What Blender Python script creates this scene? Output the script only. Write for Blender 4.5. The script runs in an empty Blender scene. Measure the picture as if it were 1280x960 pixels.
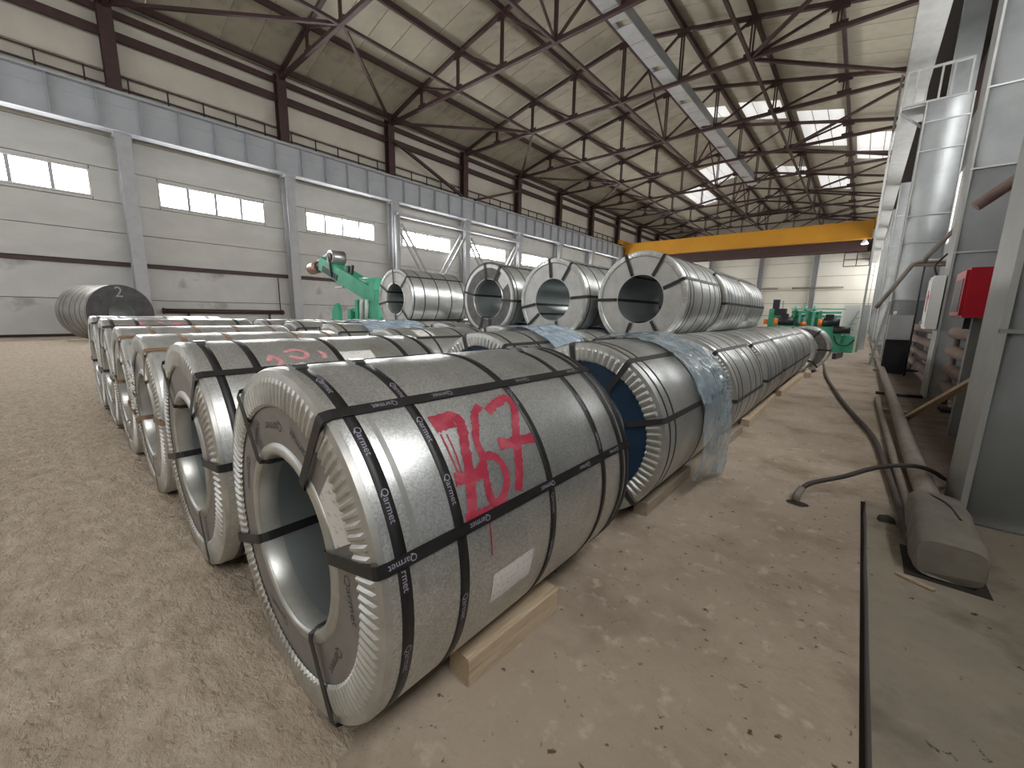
import bpy, math, random
from mathutils import Vector, Matrix, noise
random.seed(7)
D = bpy.data
SC = bpy.context.scene
COL = SC.collection
PI = math.pi
R_ = math.radians

# ------------------------------------------------------------------ camera
CAM_H = 1.25
yaw, pitch, roll, FPX = R_(40.397), R_(10.08), R_(1.157), 503.1
f = Vector((-math.sin(yaw)*math.cos(pitch), math.cos(yaw)*math.cos(pitch), -math.sin(pitch)))
r0 = Vector((math.cos(yaw), math.sin(yaw), 0)); u0 = r0.cross(f)
rr = r0*math.cos(roll) + u0*math.sin(roll); uu = u0*math.cos(roll) - r0*math.sin(roll)
cd = D.cameras.new('camera'); cam = D.objects.new('camera', cd); COL.objects.link(cam)
cd.sensor_fit = 'HORIZONTAL'; cd.sensor_width = 36; cd.lens = FPX/1280*36; cd.clip_start = .05; cd.clip_end = 400
m = Matrix((rr, uu, -f)).transposed().to_4x4(); m.translation = (0, 0, CAM_H); cam.matrix_world = m
SC.camera = cam

# ------------------------------------------------------------------ world, light, exposure
W = D.worlds.new('overcast_sky'); SC.world = W; W.use_nodes = True
bg = W.node_tree.nodes['Background']; bg.inputs[0].default_value = (.97, .98, 1, 1); bg.inputs[1].default_value = 1.0
WINDOW_GLOW = 30.0
RIGHT_GLOW = 8.0
SKYLIGHT_GLOW = .38
SC.view_settings.view_transform = 'Standard'; SC.view_settings.look = 'None'
SC.view_settings.gamma = 1; SC.view_settings.use_curve_mapping = False
SC.view_settings.exposure = 0.52

# ------------------------------------------------------------------ materials
def mat(name, col, rough=.6, metal=0., col2=None, scale=6., detail=5., bump=0., bscale=40., stretch=(1, 1, 1), contrast=(.35, .65),
        spangle=0., emit=0., alpha=1., trans=0., coat=0., wave=None, dirt=None, rvar=0., bdist=.02):
    mt = D.materials.new(name); mt.use_nodes = True
    nt = mt.node_tree; N = nt.nodes; L = nt.links; b = N['Principled BSDF']
    b.inputs['Base Color'].default_value = (*col, 1); b.inputs['Roughness'].default_value = rough; b.inputs['Metallic'].default_value = metal
    tc = N.new('ShaderNodeTexCoord'); mp = N.new('ShaderNodeMapping'); mp.inputs['Scale'].default_value = stretch
    L.new(tc.outputs['Object'], mp.inputs[0])
    csock = None
    if col2:
        n = N.new('ShaderNodeTexNoise'); n.inputs['Scale'].default_value = scale; n.inputs['Detail'].default_value = detail; n.inputs['Roughness'].default_value = .62
        L.new(mp.outputs[0], n.inputs['Vector'])
        rp = N.new('ShaderNodeValToRGB'); rp.color_ramp.elements[0].position = contrast[0]; rp.color_ramp.elements[1].position = contrast[1]
        rp.color_ramp.elements[0].color = (*col, 1); rp.color_ramp.elements[1].color = (*col2, 1)
        L.new(n.outputs[0], rp.inputs[0]); csock = rp.outputs[0]
        if rvar:
            ma = N.new('ShaderNodeMath'); ma.operation = 'MULTIPLY_ADD'; ma.inputs[1].default_value = rvar; ma.inputs[2].default_value = rough - rvar*.5
            L.new(n.outputs[0], ma.inputs[0]); L.new(ma.outputs[0], b.inputs['Roughness'])
    for dcol, dscale, d0, d1 in ([] if not dirt else dirt if isinstance(dirt, list) else [dirt]):
        n = N.new('ShaderNodeTexNoise'); n.inputs['Scale'].default_value = dscale; n.inputs['Detail'].default_value = 5; n.inputs['Roughness'].default_value = .6
        L.new(mp.outputs[0], n.inputs['Vector'])
        rp = N.new('ShaderNodeMapRange'); rp.inputs[1].default_value = d0; rp.inputs[2].default_value = d1
        L.new(n.outputs[0], rp.inputs[0])
        mx = N.new('ShaderNodeMix'); mx.data_type = 'RGBA'; L.new(rp.outputs[0], mx.inputs[0])
        if csock: L.new(csock, mx.inputs[6])
        else: mx.inputs[6].default_value = (*col, 1)
        mx.inputs[7].default_value = (*dcol, 1); csock = mx.outputs[2]
    if spangle:
        v = N.new('ShaderNodeTexVoronoi'); v.inputs['Scale'].default_value = 210; L.new(tc.outputs['Object'], v.inputs['Vector'])
        sx = N.new('ShaderNodeSeparateColor'); L.new(v.outputs['Color'], sx.inputs[0])
        mr = N.new('ShaderNodeMapRange'); mr.inputs[3].default_value = 1 - spangle; mr.inputs[4].default_value = 1 + spangle*.35
        L.new(sx.outputs[0], mr.inputs[0])
        mx = N.new('ShaderNodeMix'); mx.data_type = 'RGBA'; mx.blend_type = 'MULTIPLY'; mx.inputs[0].default_value = 1
        if csock: L.new(csock, mx.inputs[6])
        else: mx.inputs[6].default_value = (*col, 1)
        L.new(mr.outputs[0], mx.inputs[7]); csock = mx.outputs[2]
        m2 = N.new('ShaderNodeMapRange'); m2.inputs[3].default_value = rough - .045; m2.inputs[4].default_value = rough + .06
        L.new(sx.outputs[1], m2.inputs[0]); L.new(m2.outputs[0], b.inputs['Roughness'])
    if csock: L.new(csock, b.inputs['Base Color'])
    if bump:
        n = N.new('ShaderNodeTexNoise'); n.inputs['Scale'].default_value = bscale; n.inputs['Detail'].default_value = 6; n.inputs['Roughness'].default_value = .6
        L.new(mp.outputs[0], n.inputs['Vector'])
        bm = N.new('ShaderNodeBump'); bm.inputs['Strength'].default_value = bump; bm.inputs['Distance'].default_value = bdist
        L.new(n.outputs[0], bm.inputs['Height']); L.new(bm.outputs[0], b.inputs['Normal'])
    if wave:
        wv = N.new('ShaderNodeTexWave'); wv.bands_direction = wave[0]; wv.inputs['Scale'].default_value = wave[1]; L.new(tc.outputs['Object'], wv.inputs['Vector'])
        bm = N.new('ShaderNodeBump'); bm.inputs['Strength'].default_value = wave[2]; bm.inputs['Distance'].default_value = .01
        L.new(wv.outputs[0], bm.inputs['Height']); L.new(bm.outputs[0], b.inputs['Normal'])
    if emit:
        b.inputs['Emission Color'].default_value = (1, 1, 1, 1); b.inputs['Emission Strength'].default_value = emit
    if alpha < 1: b.inputs['Alpha'].default_value = alpha
    if trans: b.inputs['Transmission Weight'].default_value = trans
    if coat: b.inputs['Coat Weight'].default_value = coat
    return mt

GALV = mat('galvanized_spangle', (.56, .57, .555), .33, .80, col2=(.67, .68, .665), scale=3, spangle=.24, dirt=((.44, .43, .40), 5, .5, .9))
GALV_DULL = mat('galvanized_dull', (.52, .53, .52), .36, .75, col2=(.68, .69, .68), scale=7, bump=.12, bscale=14, dirt=((.36, .35, .32), 9, .55, .8))
GALV_RING = mat('galvanized_ring', (.48, .48, .46), .36, .75, col2=(.60, .60, .57), scale=10, bump=.05, bscale=30)
BORE = mat('bore_steel', (.34, .39, .40), .32, .75, col2=(.45, .49, .49), scale=3, stretch=(1, .3, 1))
FACE_GREY = mat('protective_board_grey', (.215, .20, .188), .55, .15, col2=(.27, .25, .232), scale=9, bump=.05, bscale=18, dirt=((.18, .165, .15), 16, .60, .75))
FACE_DARK = mat('protective_board_dark', (.10, .096, .096), .5, .2, col2=(.17, .165, .16), scale=9, bump=.05, bscale=18)  # on the third and fourth aisle coils: gap shade put into the face colour
FACE_STEEL = mat('coil_side_steel', (.40, .40, .385), .42, .75, col2=(.50, .49, .465), scale=8)
FACE_BLUE = mat('coil_side_blue', (.010, .030, .062), .5, 0, col2=(.014, .042, .085), scale=5)
BLACK_COIL = mat('dark_hot_rolled', (.045, .045, .05), .42, .45, col2=(.085, .08, .085), scale=4)
STRAP_BLACK = mat('black_strap', (.009, .0085, .009), .45, 0, col2=(.016, .015, .015), scale=20)
STRAP_BROWN = mat('brown_strap', (.19, .12, .07), .5, 0, col2=(.26, .17, .10), scale=15)
STRAP_GREY = mat('dark_grey_strap', (.05, .048, .047), .45, .3)
BUCKLE = mat('strap_seal_steel', (.3, .3, .3), .3, .9)
LETTER = mat('strap_lettering', (.33, .31, .38), .6)
INK = mat('board_ink', (.07, .065, .06), .7)
PAPER = mat('paper_label', (.74, .72, .69), .45, 0, col2=(.32, .32, .32), scale=26, stretch=(1, 3, 3), contrast=(.56, .70), coat=.4)
PAINT = mat('crimson_brush_paint', (.36, .025, .055), .38, 0, col2=(.50, .11, .14), scale=26, stretch=(1, .5, 1), contrast=(.45, .72))
PINK = mat('faded_pink_paint', (.55, .17, .20), .5, 0, col2=(.62, .34, .35), scale=30)
FILM = mat('blue_grey_film', (.20, .28, .33), .2, 0, col2=(.34, .43, .48), scale=6, alpha=.72, bump=.35, bscale=22, coat=.8)
FILM_BLUE = mat('pale_blue_film', (.27, .38, .50), .2, 0, col2=(.46, .54, .60), scale=9, alpha=.75, bump=.5, bscale=9, coat=.5)
FLOOR = mat('dusty_concrete', (.318, .252, .19), .93, 0, col2=(.43, .356, .28), scale=1.1, detail=9, bump=.55, bscale=13, contrast=(.3, .68), dirt=[((.22, .165, .118), 1.7, .50, .72), ((.09, .065, .047), 24, .63, .69), ((.53, .455, .365), 11, .58, .75)])
SAND = mat('sandy_dust', (.42, .335, .25), .96, 0, col2=(.66, .555, .43), scale=13, detail=10, bump=1.0, bdist=.05, bscale=30, stretch=(.75, 1.2, 1), contrast=(.3, .7))
SLAB = mat('right_slab', (.24, .205, .158), .92, 0, col2=(.31, .265, .205), scale=2.2, detail=9, bump=.3, bscale=20, dirt=[((.085, .064, .047), 1.8, .50, .72), ((.04, .03, .022), 20, .66, .71)])
FLOOR_SHADE = mat('shaded_floor_brown', (.12, .088, .065), .95, 0, col2=(.19, .145, .11), scale=3, detail=8, bump=.6, bscale=20)
DARK = mat('dark_gap', (.03, .024, .02), .95)
PANEL = mat('wall_panel', (.45, .445, .42), .62, 0, col2=(.51, .505, .475), scale=.7, stretch=(1, 1, 2.5), wave=('Z', 9.0, .12))
PANEL_UP = mat('wall_panel_upper', (.47, .44, .37), .7, 0, col2=(.55, .515, .44), scale=.6, wave=('Z', 12.0, .3))
PLINTH = mat('plinth_white', (.46, .455, .44), .75, 0, col2=(.53, .525, .505), scale=.8, dirt=((.33, .32, .31), .55, .62, .70))
CREAM = mat('end_wall_panel', (.66, .64, .55), .65, 0, col2=(.72, .70, .61), scale=.5, wave=('Z', 9.0, .12))
ROOF = mat('roof_sheet', (.33, .305, .24), .6, .1, col2=(.42, .39, .31), scale=.5, detail=6, dirt=((.22, .20, .155), .8, .55, .75))
SKYL = mat('translucent_skylight', (.8, .8, .78), .4, 0, emit=SKYLIGHT_GLOW)
PANE = mat('daylit_glass', (.9, .93, .95), .2, 0, emit=WINDOW_GLOW)
PANE_R = mat('dusty_daylit_glass', (.85, .87, .87), .3, 0, emit=RIGHT_GLOW)
BROWN = mat('maroon_steel', (.038, .017, .016), .6, 0, col2=(.055, .026, .024), scale=3, bump=.03)
GREY = mat('grey_painted_steel', (.33, .335, .345), .5, 0, col2=(.39, .395, .405), scale=2, dirt=((.28, .27, .26), 3, .6, .8))
BEAM = mat('bluish_grey_beam', (.34, .358, .38), .5, 0, col2=(.39, .407, .43), scale=1.2)
SILVER = mat('silver_cladding', (.34, .355, .355), .55, .7, col2=(.44, .455, .455), scale=1.3, bump=.12, bscale=2.2)
DARKCLAD = mat('grey_cladding', (.20, .21, .21), .45, .4, col2=(.25, .26, .26), scale=1.5, bump=.05, bscale=4)
COLFLANGE = mat('column_flange_grey', (.28, .28, .268), .5, .1, col2=(.34, .34, .325), scale=3)
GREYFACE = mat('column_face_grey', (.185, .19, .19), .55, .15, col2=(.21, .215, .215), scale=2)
YELLOW = mat('crane_yellow', (.52, .235, .010), .5, 0, col2=(.57, .27, .014), scale=.6)
GREEN = mat('machine_green', (.035, .30, .17), .42, 0, col2=(.06, .40, .24), scale=3)
GREEN_LT = mat('machine_mint', (.10, .45, .32), .45, 0, col2=(.16, .55, .40), scale=3)
ORANGE = mat('motor_orange', (.75, .19, .03), .5)
BLACKM = mat('motor_black', (.02, .02, .025), .45, .2)
STEELM = mat('machined_steel', (.42, .42, .42), .35, .9)
COPPER = mat('rusty_mandrel', (.30, .16, .11), .4, .6, col2=(.45, .30, .25), scale=8)
WOOD = mat('pale_timber', (.42, .32, .21), .8, 0, col2=(.54, .43, .30), scale=8, stretch=(9, .7, 9), bump=.25, bscale=18, dirt=((.22, .16, .10), 5, .6, .8))
WOOD_OLD = mat('grey_timber', (.25, .20, .145), .85, 0, col2=(.34, .28, .205), scale=8, stretch=(9, .7, 9), bump=.25, bscale=18)
RUST = mat('rusty_pipe', (.17, .115, .095), .75, 0, col2=(.23, .165, .14), scale=5)
PIPE_GREY = mat('dusty_grey_pipe', (.21, .18, .155), .75, 0, col2=(.29, .25, .215), scale=6, bump=.15, bscale=12)
WRAP = mat('insulation_wrap', (.16, .145, .12), .85, 0, col2=(.22, .20, .165), scale=5, bump=.5, bscale=9)
RED = mat('red_cabinet', (.40, .008, .02), .35, 0)
WHITE = mat('white_panel', (.62, .62, .60), .45)
RUBBER = mat('black_hose', (.028, .022, .019), .6, 0, col2=(.05, .04, .033), scale=10)
HOSE = mat('brown_hose', (.065, .05, .042), .7, 0, col2=(.10, .08, .068), scale=8)

# ------------------------------------------------------------------ mesh helpers
class MB:
    def __init__(s): s.v = []; s.f = []; s.sm = []
    def add(s, vs, fs, smooth=False):
        o = len(s.v); s.v += [tuple(x) for x in vs]; s.f += [tuple(i+o for i in q) for q in fs]; s.sm += [smooth]*len(fs); return s
    def box(s, x0, x1, y0, y1, z0, z1):
        v = [(x, y, z) for x in (x0, x1) for y in (y0, y1) for z in (z0, z1)]
        return s.add(v, [(0, 1, 3, 2), (4, 6, 7, 5), (0, 4, 5, 1), (2, 3, 7, 6), (0, 2, 6, 4), (1, 5, 7, 3)])
    def bar(s, a, b, w, h, up=(0, 0, 1)):
        a = Vector(a); b = Vector(b); d = (b-a).normalized(); up = Vector(up)
        if abs(d.dot(up)) > .98: up = Vector((0, 1, 0))
        x = d.cross(up).normalized(); z = x.cross(d)
        v = [p + x*sx*w/2 + z*sz*h/2 for p in (a, b) for sx, sz in ((-1, -1), (1, -1), (1, 1), (-1, 1))]
        return s.add(v, [(3, 2, 1, 0), (4, 5, 6, 7), (0, 1, 5, 4), (1, 2, 6, 5), (2, 3, 7, 6), (3, 0, 4, 7)])
    def tube(s, pts, r, n=10, caps=True):
        pts = [Vector(p) for p in pts]; vs = []; fs = []
        prev = None
        for i, p in enumerate(pts):
            d = (pts[min(i+1, len(pts)-1)] - pts[max(i-1, 0)]).normalized()
            if prev is None:
                a = Vector((0, 0, 1)) if abs(d.z) < .9 else Vector((1, 0, 0)); x = d.cross(a).normalized()
            else: x = (prev - d*prev.dot(d)).normalized()
            prev = x; y = d.cross(x); q = r[i] if isinstance(r, (list, tuple)) else r
            vs += [p + (x*math.cos(t) + y*math.sin(t))*q for t in (2*PI*k/n for k in range(n))]
        for i in range(len(pts)-1):
            for k in range(n): fs.append((i*n+k, i*n+(k+1) % n, (i+1)*n+(k+1) % n, (i+1)*n+k))
        s.add(vs, fs, True)
        if caps:
            o = len(s.v) - len(vs); s.f += [tuple(range(o+n-1, o-1, -1)), tuple(range(o+(len(pts)-1)*n, o+len(pts)*n))]; s.sm += [False, False]
        return s
    def lathe(s, prof, n=96, closed=False, a0=0., a1=2*PI):
        """prof: list of (radius, y); revolved about the Y axis"""
        full = abs(a1-a0-2*PI) < 1e-6; m_ = n if full else n+1; vs = []; fs = []; P = len(prof)
        for k in range(m_):
            t = a0 + (a1-a0)*k/n
            vs += [(q*math.cos(t), y, q*math.sin(t)) for q, y in prof]
        for k in range(n):
            k2 = (k+1) % m_
            for j in range(P if closed else P-1):
                j2 = (j+1) % P; fs.append((k*P+j, k2*P+j, k2*P+j2, k*P+j2))
        return s.add(vs, fs, True)
    def mesh(s, name, material):
        me = D.meshes.new(name); me.from_pydata(s.v, [], s.f); me.polygons.foreach_set('use_smooth', s.sm)
        if material: me.materials.append(material)
        me.update(); return me
    def build(s, name, material, parent=None, loc=(0, 0, 0), rot=None): return inst(name, s.mesh(name, material), parent, loc, rot)
def inst(name, me, parent=None, loc=(0, 0, 0), rot=None, scale=None):
    o = D.objects.new(name, me); COL.objects.link(o); o.location = loc
    if rot: o.rotation_euler = rot
    if scale: o.scale = scale
    if parent: o.parent = parent
    return o
def thing(name, label, cat, loc=(0, 0, 0), group=None, rot=None):
    o = inst(name, None, None, loc, rot); return tag(o, label, cat, group)
def tag(o, label, cat, group=None):
    o['label'] = label; o['category'] = cat
    if group: o['group'] = group
    return o
def struct(o): o['kind'] = 'structure'; return o
def smooth_path(pts, k=8):
    P = [Vector(p) for p in pts]; out = []
    for i in range(len(P)-1):
        p0, p1, p2, p3 = P[max(i-1, 0)], P[i], P[i+1], P[min(i+2, len(P)-1)]
        for j in range(k):
            t = j/k
            out.append(.5*((2*p1) + (p2-p0)*t + (2*p0-5*p1+4*p2-p3)*t*t + (3*p1-p0-3*p2+p3)*t**3))
    return out + [P[-1]]
ORD = ['first', 'second', 'third', 'fourth', 'fifth', 'sixth', 'seventh', 'eighth', 'ninth', 'tenth', 'eleventh', 'twelfth', 'thirteenth']

# ------------------------------------------------------------------ hall dimensions
XL, XR = -22.6, .85                     # column lines
WL = -23.25                             # inner face of left wall
BAY = 6.03; Y0 = 3.0
YB = [Y0 + BAY*k for k in range(-1, 11)]   # frames; the last at the end wall
YE = YB[-1] + .5                        # end wall
YN = -7.5                               # open gate end behind the viewer
Z_BOT = 12.1
NODE_X = [XL + (XR-XL)*k/8 for k in range(9)]
NODE_Z = [12.35, 13.1, 13.76, 14.3, 14.8, 14.25, 13.6, 12.95, 12.35]

# ------------------------------------------------------------------ floor
fl = MB(); fl.add([(WL, YN, 0), (.150, YN, 0), (.160, 3.6, 0), (4, 3.72, 0), (4, YE, 0), (WL, YE, 0)], [(0, 1, 2, 3, 4, 5)])
floor = struct(fl.build('floor', FLOOR))
sl = MB(); NS = 26                                                     # slab with a slightly ragged edge
edge = [(.185 + .008*noise.noise(Vector((i*.9, 3, 0))), YN + (3.62-YN)*i/NS) for i in range(NS+1)]
vs = [(x, y, .012) for x, y in edge] + [(4, y, .012) for x, y in edge] + [(x, y, -.1) for x, y in edge]
sl.add(vs, [(i, NS+1+i, NS+2+i, i+1) for i in range(NS)]); sl.build('concrete_slab', SLAB, floor)
MB().add(vs, [(i, i+1, 2*NS+3+i, 2*NS+2+i) for i in range(NS)]).build('slab_edge', DARK, floor)
MB().box(.1, .3, YN, 3.8, -.14, -.10).box(.1, .3, 3.62, 3.8, -.12, -.002).build('joint_bed', DARK, floor)
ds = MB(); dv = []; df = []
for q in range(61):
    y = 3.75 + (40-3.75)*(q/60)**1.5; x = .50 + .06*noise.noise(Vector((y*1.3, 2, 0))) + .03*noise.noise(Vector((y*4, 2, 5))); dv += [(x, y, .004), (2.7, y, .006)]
ds.add(dv, [(2*q, 2*q+1, 2*q+3, 2*q+2) for q in range(60)]); ds.build('floor_shade_strip', FLOOR_SHADE, floor)  # darker strip beside the right columns: shade put into the floor colour
# sandy dust spread over the left part of the floor: low relief
def sand_z(x, y):
    e = min(1, (x+21)/2, max(0, (-.98 - x + .30*noise.noise(Vector((y*1.7, 1, 0))) + .10*noise.noise(Vector((y*6, x*6, 3))))/.5), (y+2.6)/.3)
    if x > -7.4: e = min(e, max(0, (.62 - y)/.25))
    else: e = min(e, max(0, (4.5-y)/1.5))
    h = .010*noise.noise(Vector((x*1.3, y*3.0, 0))) + .008*noise.noise(Vector((x*6, y*8, 4))) + .009*noise.noise(Vector((x*13, y*18, 9))) + .007*noise.noise(Vector((x*27, y*34, 2)))
    return -.004 + max(0, e)*(.024 + h)
def sand_grid(x0, x1, y0, y1, nx, ny):
    g = MB()
    for jj in range(ny+1):
        for ii in range(nx+1):
            x, y = x0 + (x1-x0)*ii/nx, y0 + (y1-y0)*jj/ny; g.v.append((x, y, sand_z(x, y)))
    for jj in range(ny):
        for ii in range(nx): a = jj*(nx+1)+ii; g.f.append((a, a+1, a+nx+2, a+nx+1)); g.sm.append(True)
    o = g.build('sand_cover', SAND, floor); o['kind'] = 'stuff'
sand_grid(-3.6, -.5, -1.2, .65, 170, 110); sand_grid(-7.4, -3.6, -2.6, .65, 110, 90); sand_grid(-21, -7.4, -2.6, 4.6, 130, 90)

# ------------------------------------------------------------------ left wall
wl = MB().box(WL-.25, WL-.16, YN, YE, 0, 12.9).build('wall_left', DARK); struct(wl)
zrows = [2.95, 4.1, 5.25, 6.5, 7.7, 8.9, 10.1, 11.3, 12.6]
pm = {}
def wall_panel(parent, y0, y1, z0, z1, material, x=WL, th=.16, name='panel'):
    key = (round(y1-y0, 3), round(z1-z0, 3), material.name)
    if key not in pm:
        g = .012; pm[key] = MB().box(-th, 0, g, y1-y0-g, g, z1-z0-g).mesh('panel', material)
    return inst(name, pm[key], parent, (x, y0, z0))
edges = [YN] + YB[:-1] + [YE]
for k in range(len(edges)-1):
    a, b = edges[k], edges[k+1]
    wall_panel(wl, a, b, 0, 1.45, PLINTH, name='plinth_panel'); wall_panel(wl, a, b, 1.45, 2.9, PLINTH, name='plinth_panel')
    for i in range(8):
        z0, z1 = zrows[i], zrows[i+1]
        mt = PANEL if i < 4 else PANEL_UP
        if i == 2:
            if b-a > 5:
                wall_panel(wl, a, a+1.0, z0, z1, mt); wall_panel(wl, b-1.0, b, z0, z1, mt)
                wall_panel(wl, a+1.0, b-1.0, z0, z0+.12, mt); wall_panel(wl, a+1.0, b-1.0, z1-.15, z1, mt)
            else: wall_panel(wl, a, b, z0, z1, mt)
        else: wall_panel(wl, a, b, z0, z1, mt)
# windows: one per bay, four panes each
wi = 0
for k in range(len(edges)-1):
    a, b = edges[k]+1.0, edges[k+1]-1.0
    if edges[k+1]-edges[k] < 5 or edges[k+1] < -2: continue
    wi += 1; z0, z1 = zrows[2]+.12, zrows[3]-.15; x = WL
    w = inst('window_%d' % wi, None, None, (x, a, z0)); struct(w)
    Lw, Hw = b-a, z1-z0
    fr = MB(); t = .06
    fr.box(-.12, .02, 0, Lw, 0, t).box(-.12, .02, 0, Lw, Hw-t, Hw).box(-.12, .02, 0, t, t, Hw-t).box(-.12, .02, Lw-t, Lw, t, Hw-t)
    fr.build('window_frame', WHITE, w)
    for i in range(1, 4): MB().box(-.09, .05, Lw*i/4-.055, Lw*i/4+.055, t, Hw-t).build('mullion', GREY, w)
    for i in range(4): MB().box(-.09, -.075, Lw*i/4+.03, Lw*(i+1)/4-.03, t, Hw-t).build('pane', PANE, w)
# brown rail and girts along the wall
tr = MB().box(WL, WL+.10, YN, YE, 2.78, 2.93).build('trim_1', BROWN); struct(tr)
tr = MB().box(WL, WL+.05, YN, YE, 0, .10).build('baseboard_left', DARK); struct(tr)

# ------------------------------------------------------------------ right wall
wr = MB().box(2.78, 2.85, YN, YE, 0, 12.9).build('wall_right', DARK); struct(wr)
for k in range(len(edges)-1):
    a, b = edges[k], edges[k+1]
    for z0, z1, mt in ((0, 2.4, DARKCLAD), (2.4, 4.8, DARKCLAD), (8.0, 10.2, DARKCLAD), (10.2, 12.6, BROWN)):
        wall_panel(wr, a, b, z0, z1, mt, 2.76)
    wall_panel(wr, a, a+.8, 4.8, 8.0, PANEL, 2.76); wall_panel(wr, b-.8, b, 4.8, 8.0, PANEL, 2.76)
    wi += 1; w = inst('window_%d' % wi, None, None, (2.62, a+.8, 4.8)); struct(w); Lw, Hw = b-a-1.6, 3.2; t = .07
    MB().box(-.02, .12, 0, Lw, 0, t).box(-.02, .12, 0, Lw, Hw-t, Hw).box(-.02, .12, 0, t, t, Hw-t).box(-.02, .12, Lw-t, Lw, t, Hw-t).build('window_frame', WHITE, w)
    nn = max(1, round(Lw/1.1))
    for i in range(1, nn): MB().box(0, .10, Lw*i/nn-.03, Lw*i/nn+.03, t, Hw-t).build('mullion', GREY, w)
    for i in range(nn): MB().box(.075, .09, Lw*i/nn+.03, Lw*(i+1)/nn-.03, t, Hw-t).build('pane', PANE_R, w)

wb = MB().box(-9.0, 2.76, YN-.3, YN-.1, 0, 14.9).build('wall_rear_added', PANEL_UP); struct(wb)  # unseen wall added behind the viewer to keep the lower right darker

# ------------------------------------------------------------------ end wall
we = MB().box(WL, 2.7, YE+.2, YE+.3, 0, 15.2).build('wall_end', DARK); struct(we)
ex = [WL, -17.1, -10.9, -5.1, .4, 2.6]
for i in range(5):
    zz = [0, 1.5, 3.1, 4.7, 6.4, 8.1, 9.8]
    for j in range(6):
        MB().box(ex[i]+.02, ex[i+1]-.02, YE, YE+.2, zz[j]+.02, zz[j+1]-.02).build('panel', CREAM, we)
MB().box(WL, 2.6, YE, YE+.2, 9.8, 14.4).build('gable_panel', PANEL_UP, we)

# ------------------------------------------------------------------ roof
ce = inst('ceiling', None, None, (0, 0, 0)); struct(ce)
rz = .28
prof = [(XL-.8, NODE_Z[0]-.12+rz)] + [(x, z+rz) for x, z in zip(NODE_X[1:5], NODE_Z[1:5])]
profr = [(x, z+rz) for x, z in zip(NODE_X[4:8], NODE_Z[4:8])] + [(XR+.15, NODE_Z[8]-.03+rz)]
PW = BAY/5
def roof_mesh(p):
    b_ = MB()
    for i in range(len(p)-1):
        (x0, z0), (x1, z1) = p[i], p[i+1]
        v = [(x0, .012, z0), (x1, .012, z1), (x1, PW-.012, z1), (x0, PW-.012, z0)]
        b_.add(v + [(x, y, z+.08) for x, y, z in v], [(0, 1, 2, 3), (7, 6, 5, 4), (0, 4, 5, 1), (1, 5, 6, 2), (2, 6, 7, 3), (3, 7, 4, 0)])
    return b_.mesh('roof_panel', ROOF)
rml, rmr = roof_mesh(prof), roof_mesh(profr)
np_ = int((YE-YN)/PW)+1
for k in range(np_):
    y = Y0 - 2*BAY + BAY - PW*4 + PW*k
    if y < YN - .5: continue
    inst('roof_panel', rml, ce, (0, y, 0)); inst('roof_panel', rmr, ce, (0, y, 0))
MB().box(XL-.9, XR+2, YN, YE, 15.2, 15.25).build('roof_cover', DARK, ce)
MB().box(XR+.12, 2.9, YN, YE, 12.66, 12.72).build('side_cover', DARK, ce)
# translucent skylight strips in the far bays
for (x0, x1, ya, yb) in ((-7.6, -5.3, 30.2, 33), (-4.7, -2.3, 32, 38.5), (-1.8, .4, 36, 41.5), (-13.4, -11.2, 42, 47.0), (-16.2, -14.2, 46, 53), (-7.5, -5.2, 44, 47), (-10.4, -8.4, 30.5, 32.2), (-4.6, -2.3, 46, 51)):
    def zr(x):
        for i in range(8):
            if NODE_X[i] <= x <= NODE_X[i+1]:
                t = (x-NODE_X[i])/(NODE_X[i+1]-NODE_X[i]); return NODE_Z[i]*(1-t)+NODE_Z[i+1]*t
        return 12.35
    for q in range(3):
        xa, xb = x0+(x1-x0)*q/3+.03, x0+(x1-x0)*(q+1)/3-.03
        za, zb = zr(xa)+rz-.03, zr(xb)+rz-.03
        MB().add([(xa, ya, za), (xb, ya, zb), (xb, yb, zb), (xa, yb, za), (xa, ya, za+.02), (xb, ya, zb+.02), (xb, yb, zb+.02), (xa, yb, za+.02)],
                 [(3, 2, 1, 0), (4, 5, 6, 7), (0, 1, 5, 4), (1, 2, 6, 5), (2, 3, 7, 6), (3, 0, 4, 7)]).build('skylight_sheet', SKYL, ce)
# purlins at every node, bottom ties and zigzag bracing
for i in range(9):
    for q in (0,):
        MB().bar((NODE_X[i], YN, NODE_Z[i]+.12), (NODE_X[i], YE, NODE_Z[i]+.12), .13, .24).build('purlin', BROWN, ce)
for i in (2, 4, 6):
    MB().bar((NODE_X[i], YN, Z_BOT-.02), (NODE_X[i], YE, Z_BOT-.02), .12, .12).build('tie', BROWN, ce)
for k in range(len(YB)-1):
    e_, i_ = (0, 2) if k % 2 == 1 else (2, 0)
    MB().bar((NODE_X[e_]+.1, YB[k], Z_BOT), (NODE_X[i_], YB[k+1], Z_BOT), .12, .12).build('brace', BROWN, ce)
    MB().bar((NODE_X[8-e_]-.1, YB[k], Z_BOT), (NODE_X[8-i_], YB[k+1], Z_BOT), .12, .12).build('brace', BROWN, ce)
    # sway frames along the ridge
    if k % 2 == 0:
        MB().bar((NODE_X[4], YB[k], Z_BOT), (NODE_X[4], YB[k]+BAY/2, NODE_Z[4]), .08, .08).build('brace', BROWN, ce)
        MB().bar((NODE_X[4], YB[k]+BAY/2, NODE_Z[4]), (NODE_X[4], YB[k+1], Z_BOT), .08, .08).build('brace', BROWN, ce)
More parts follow.
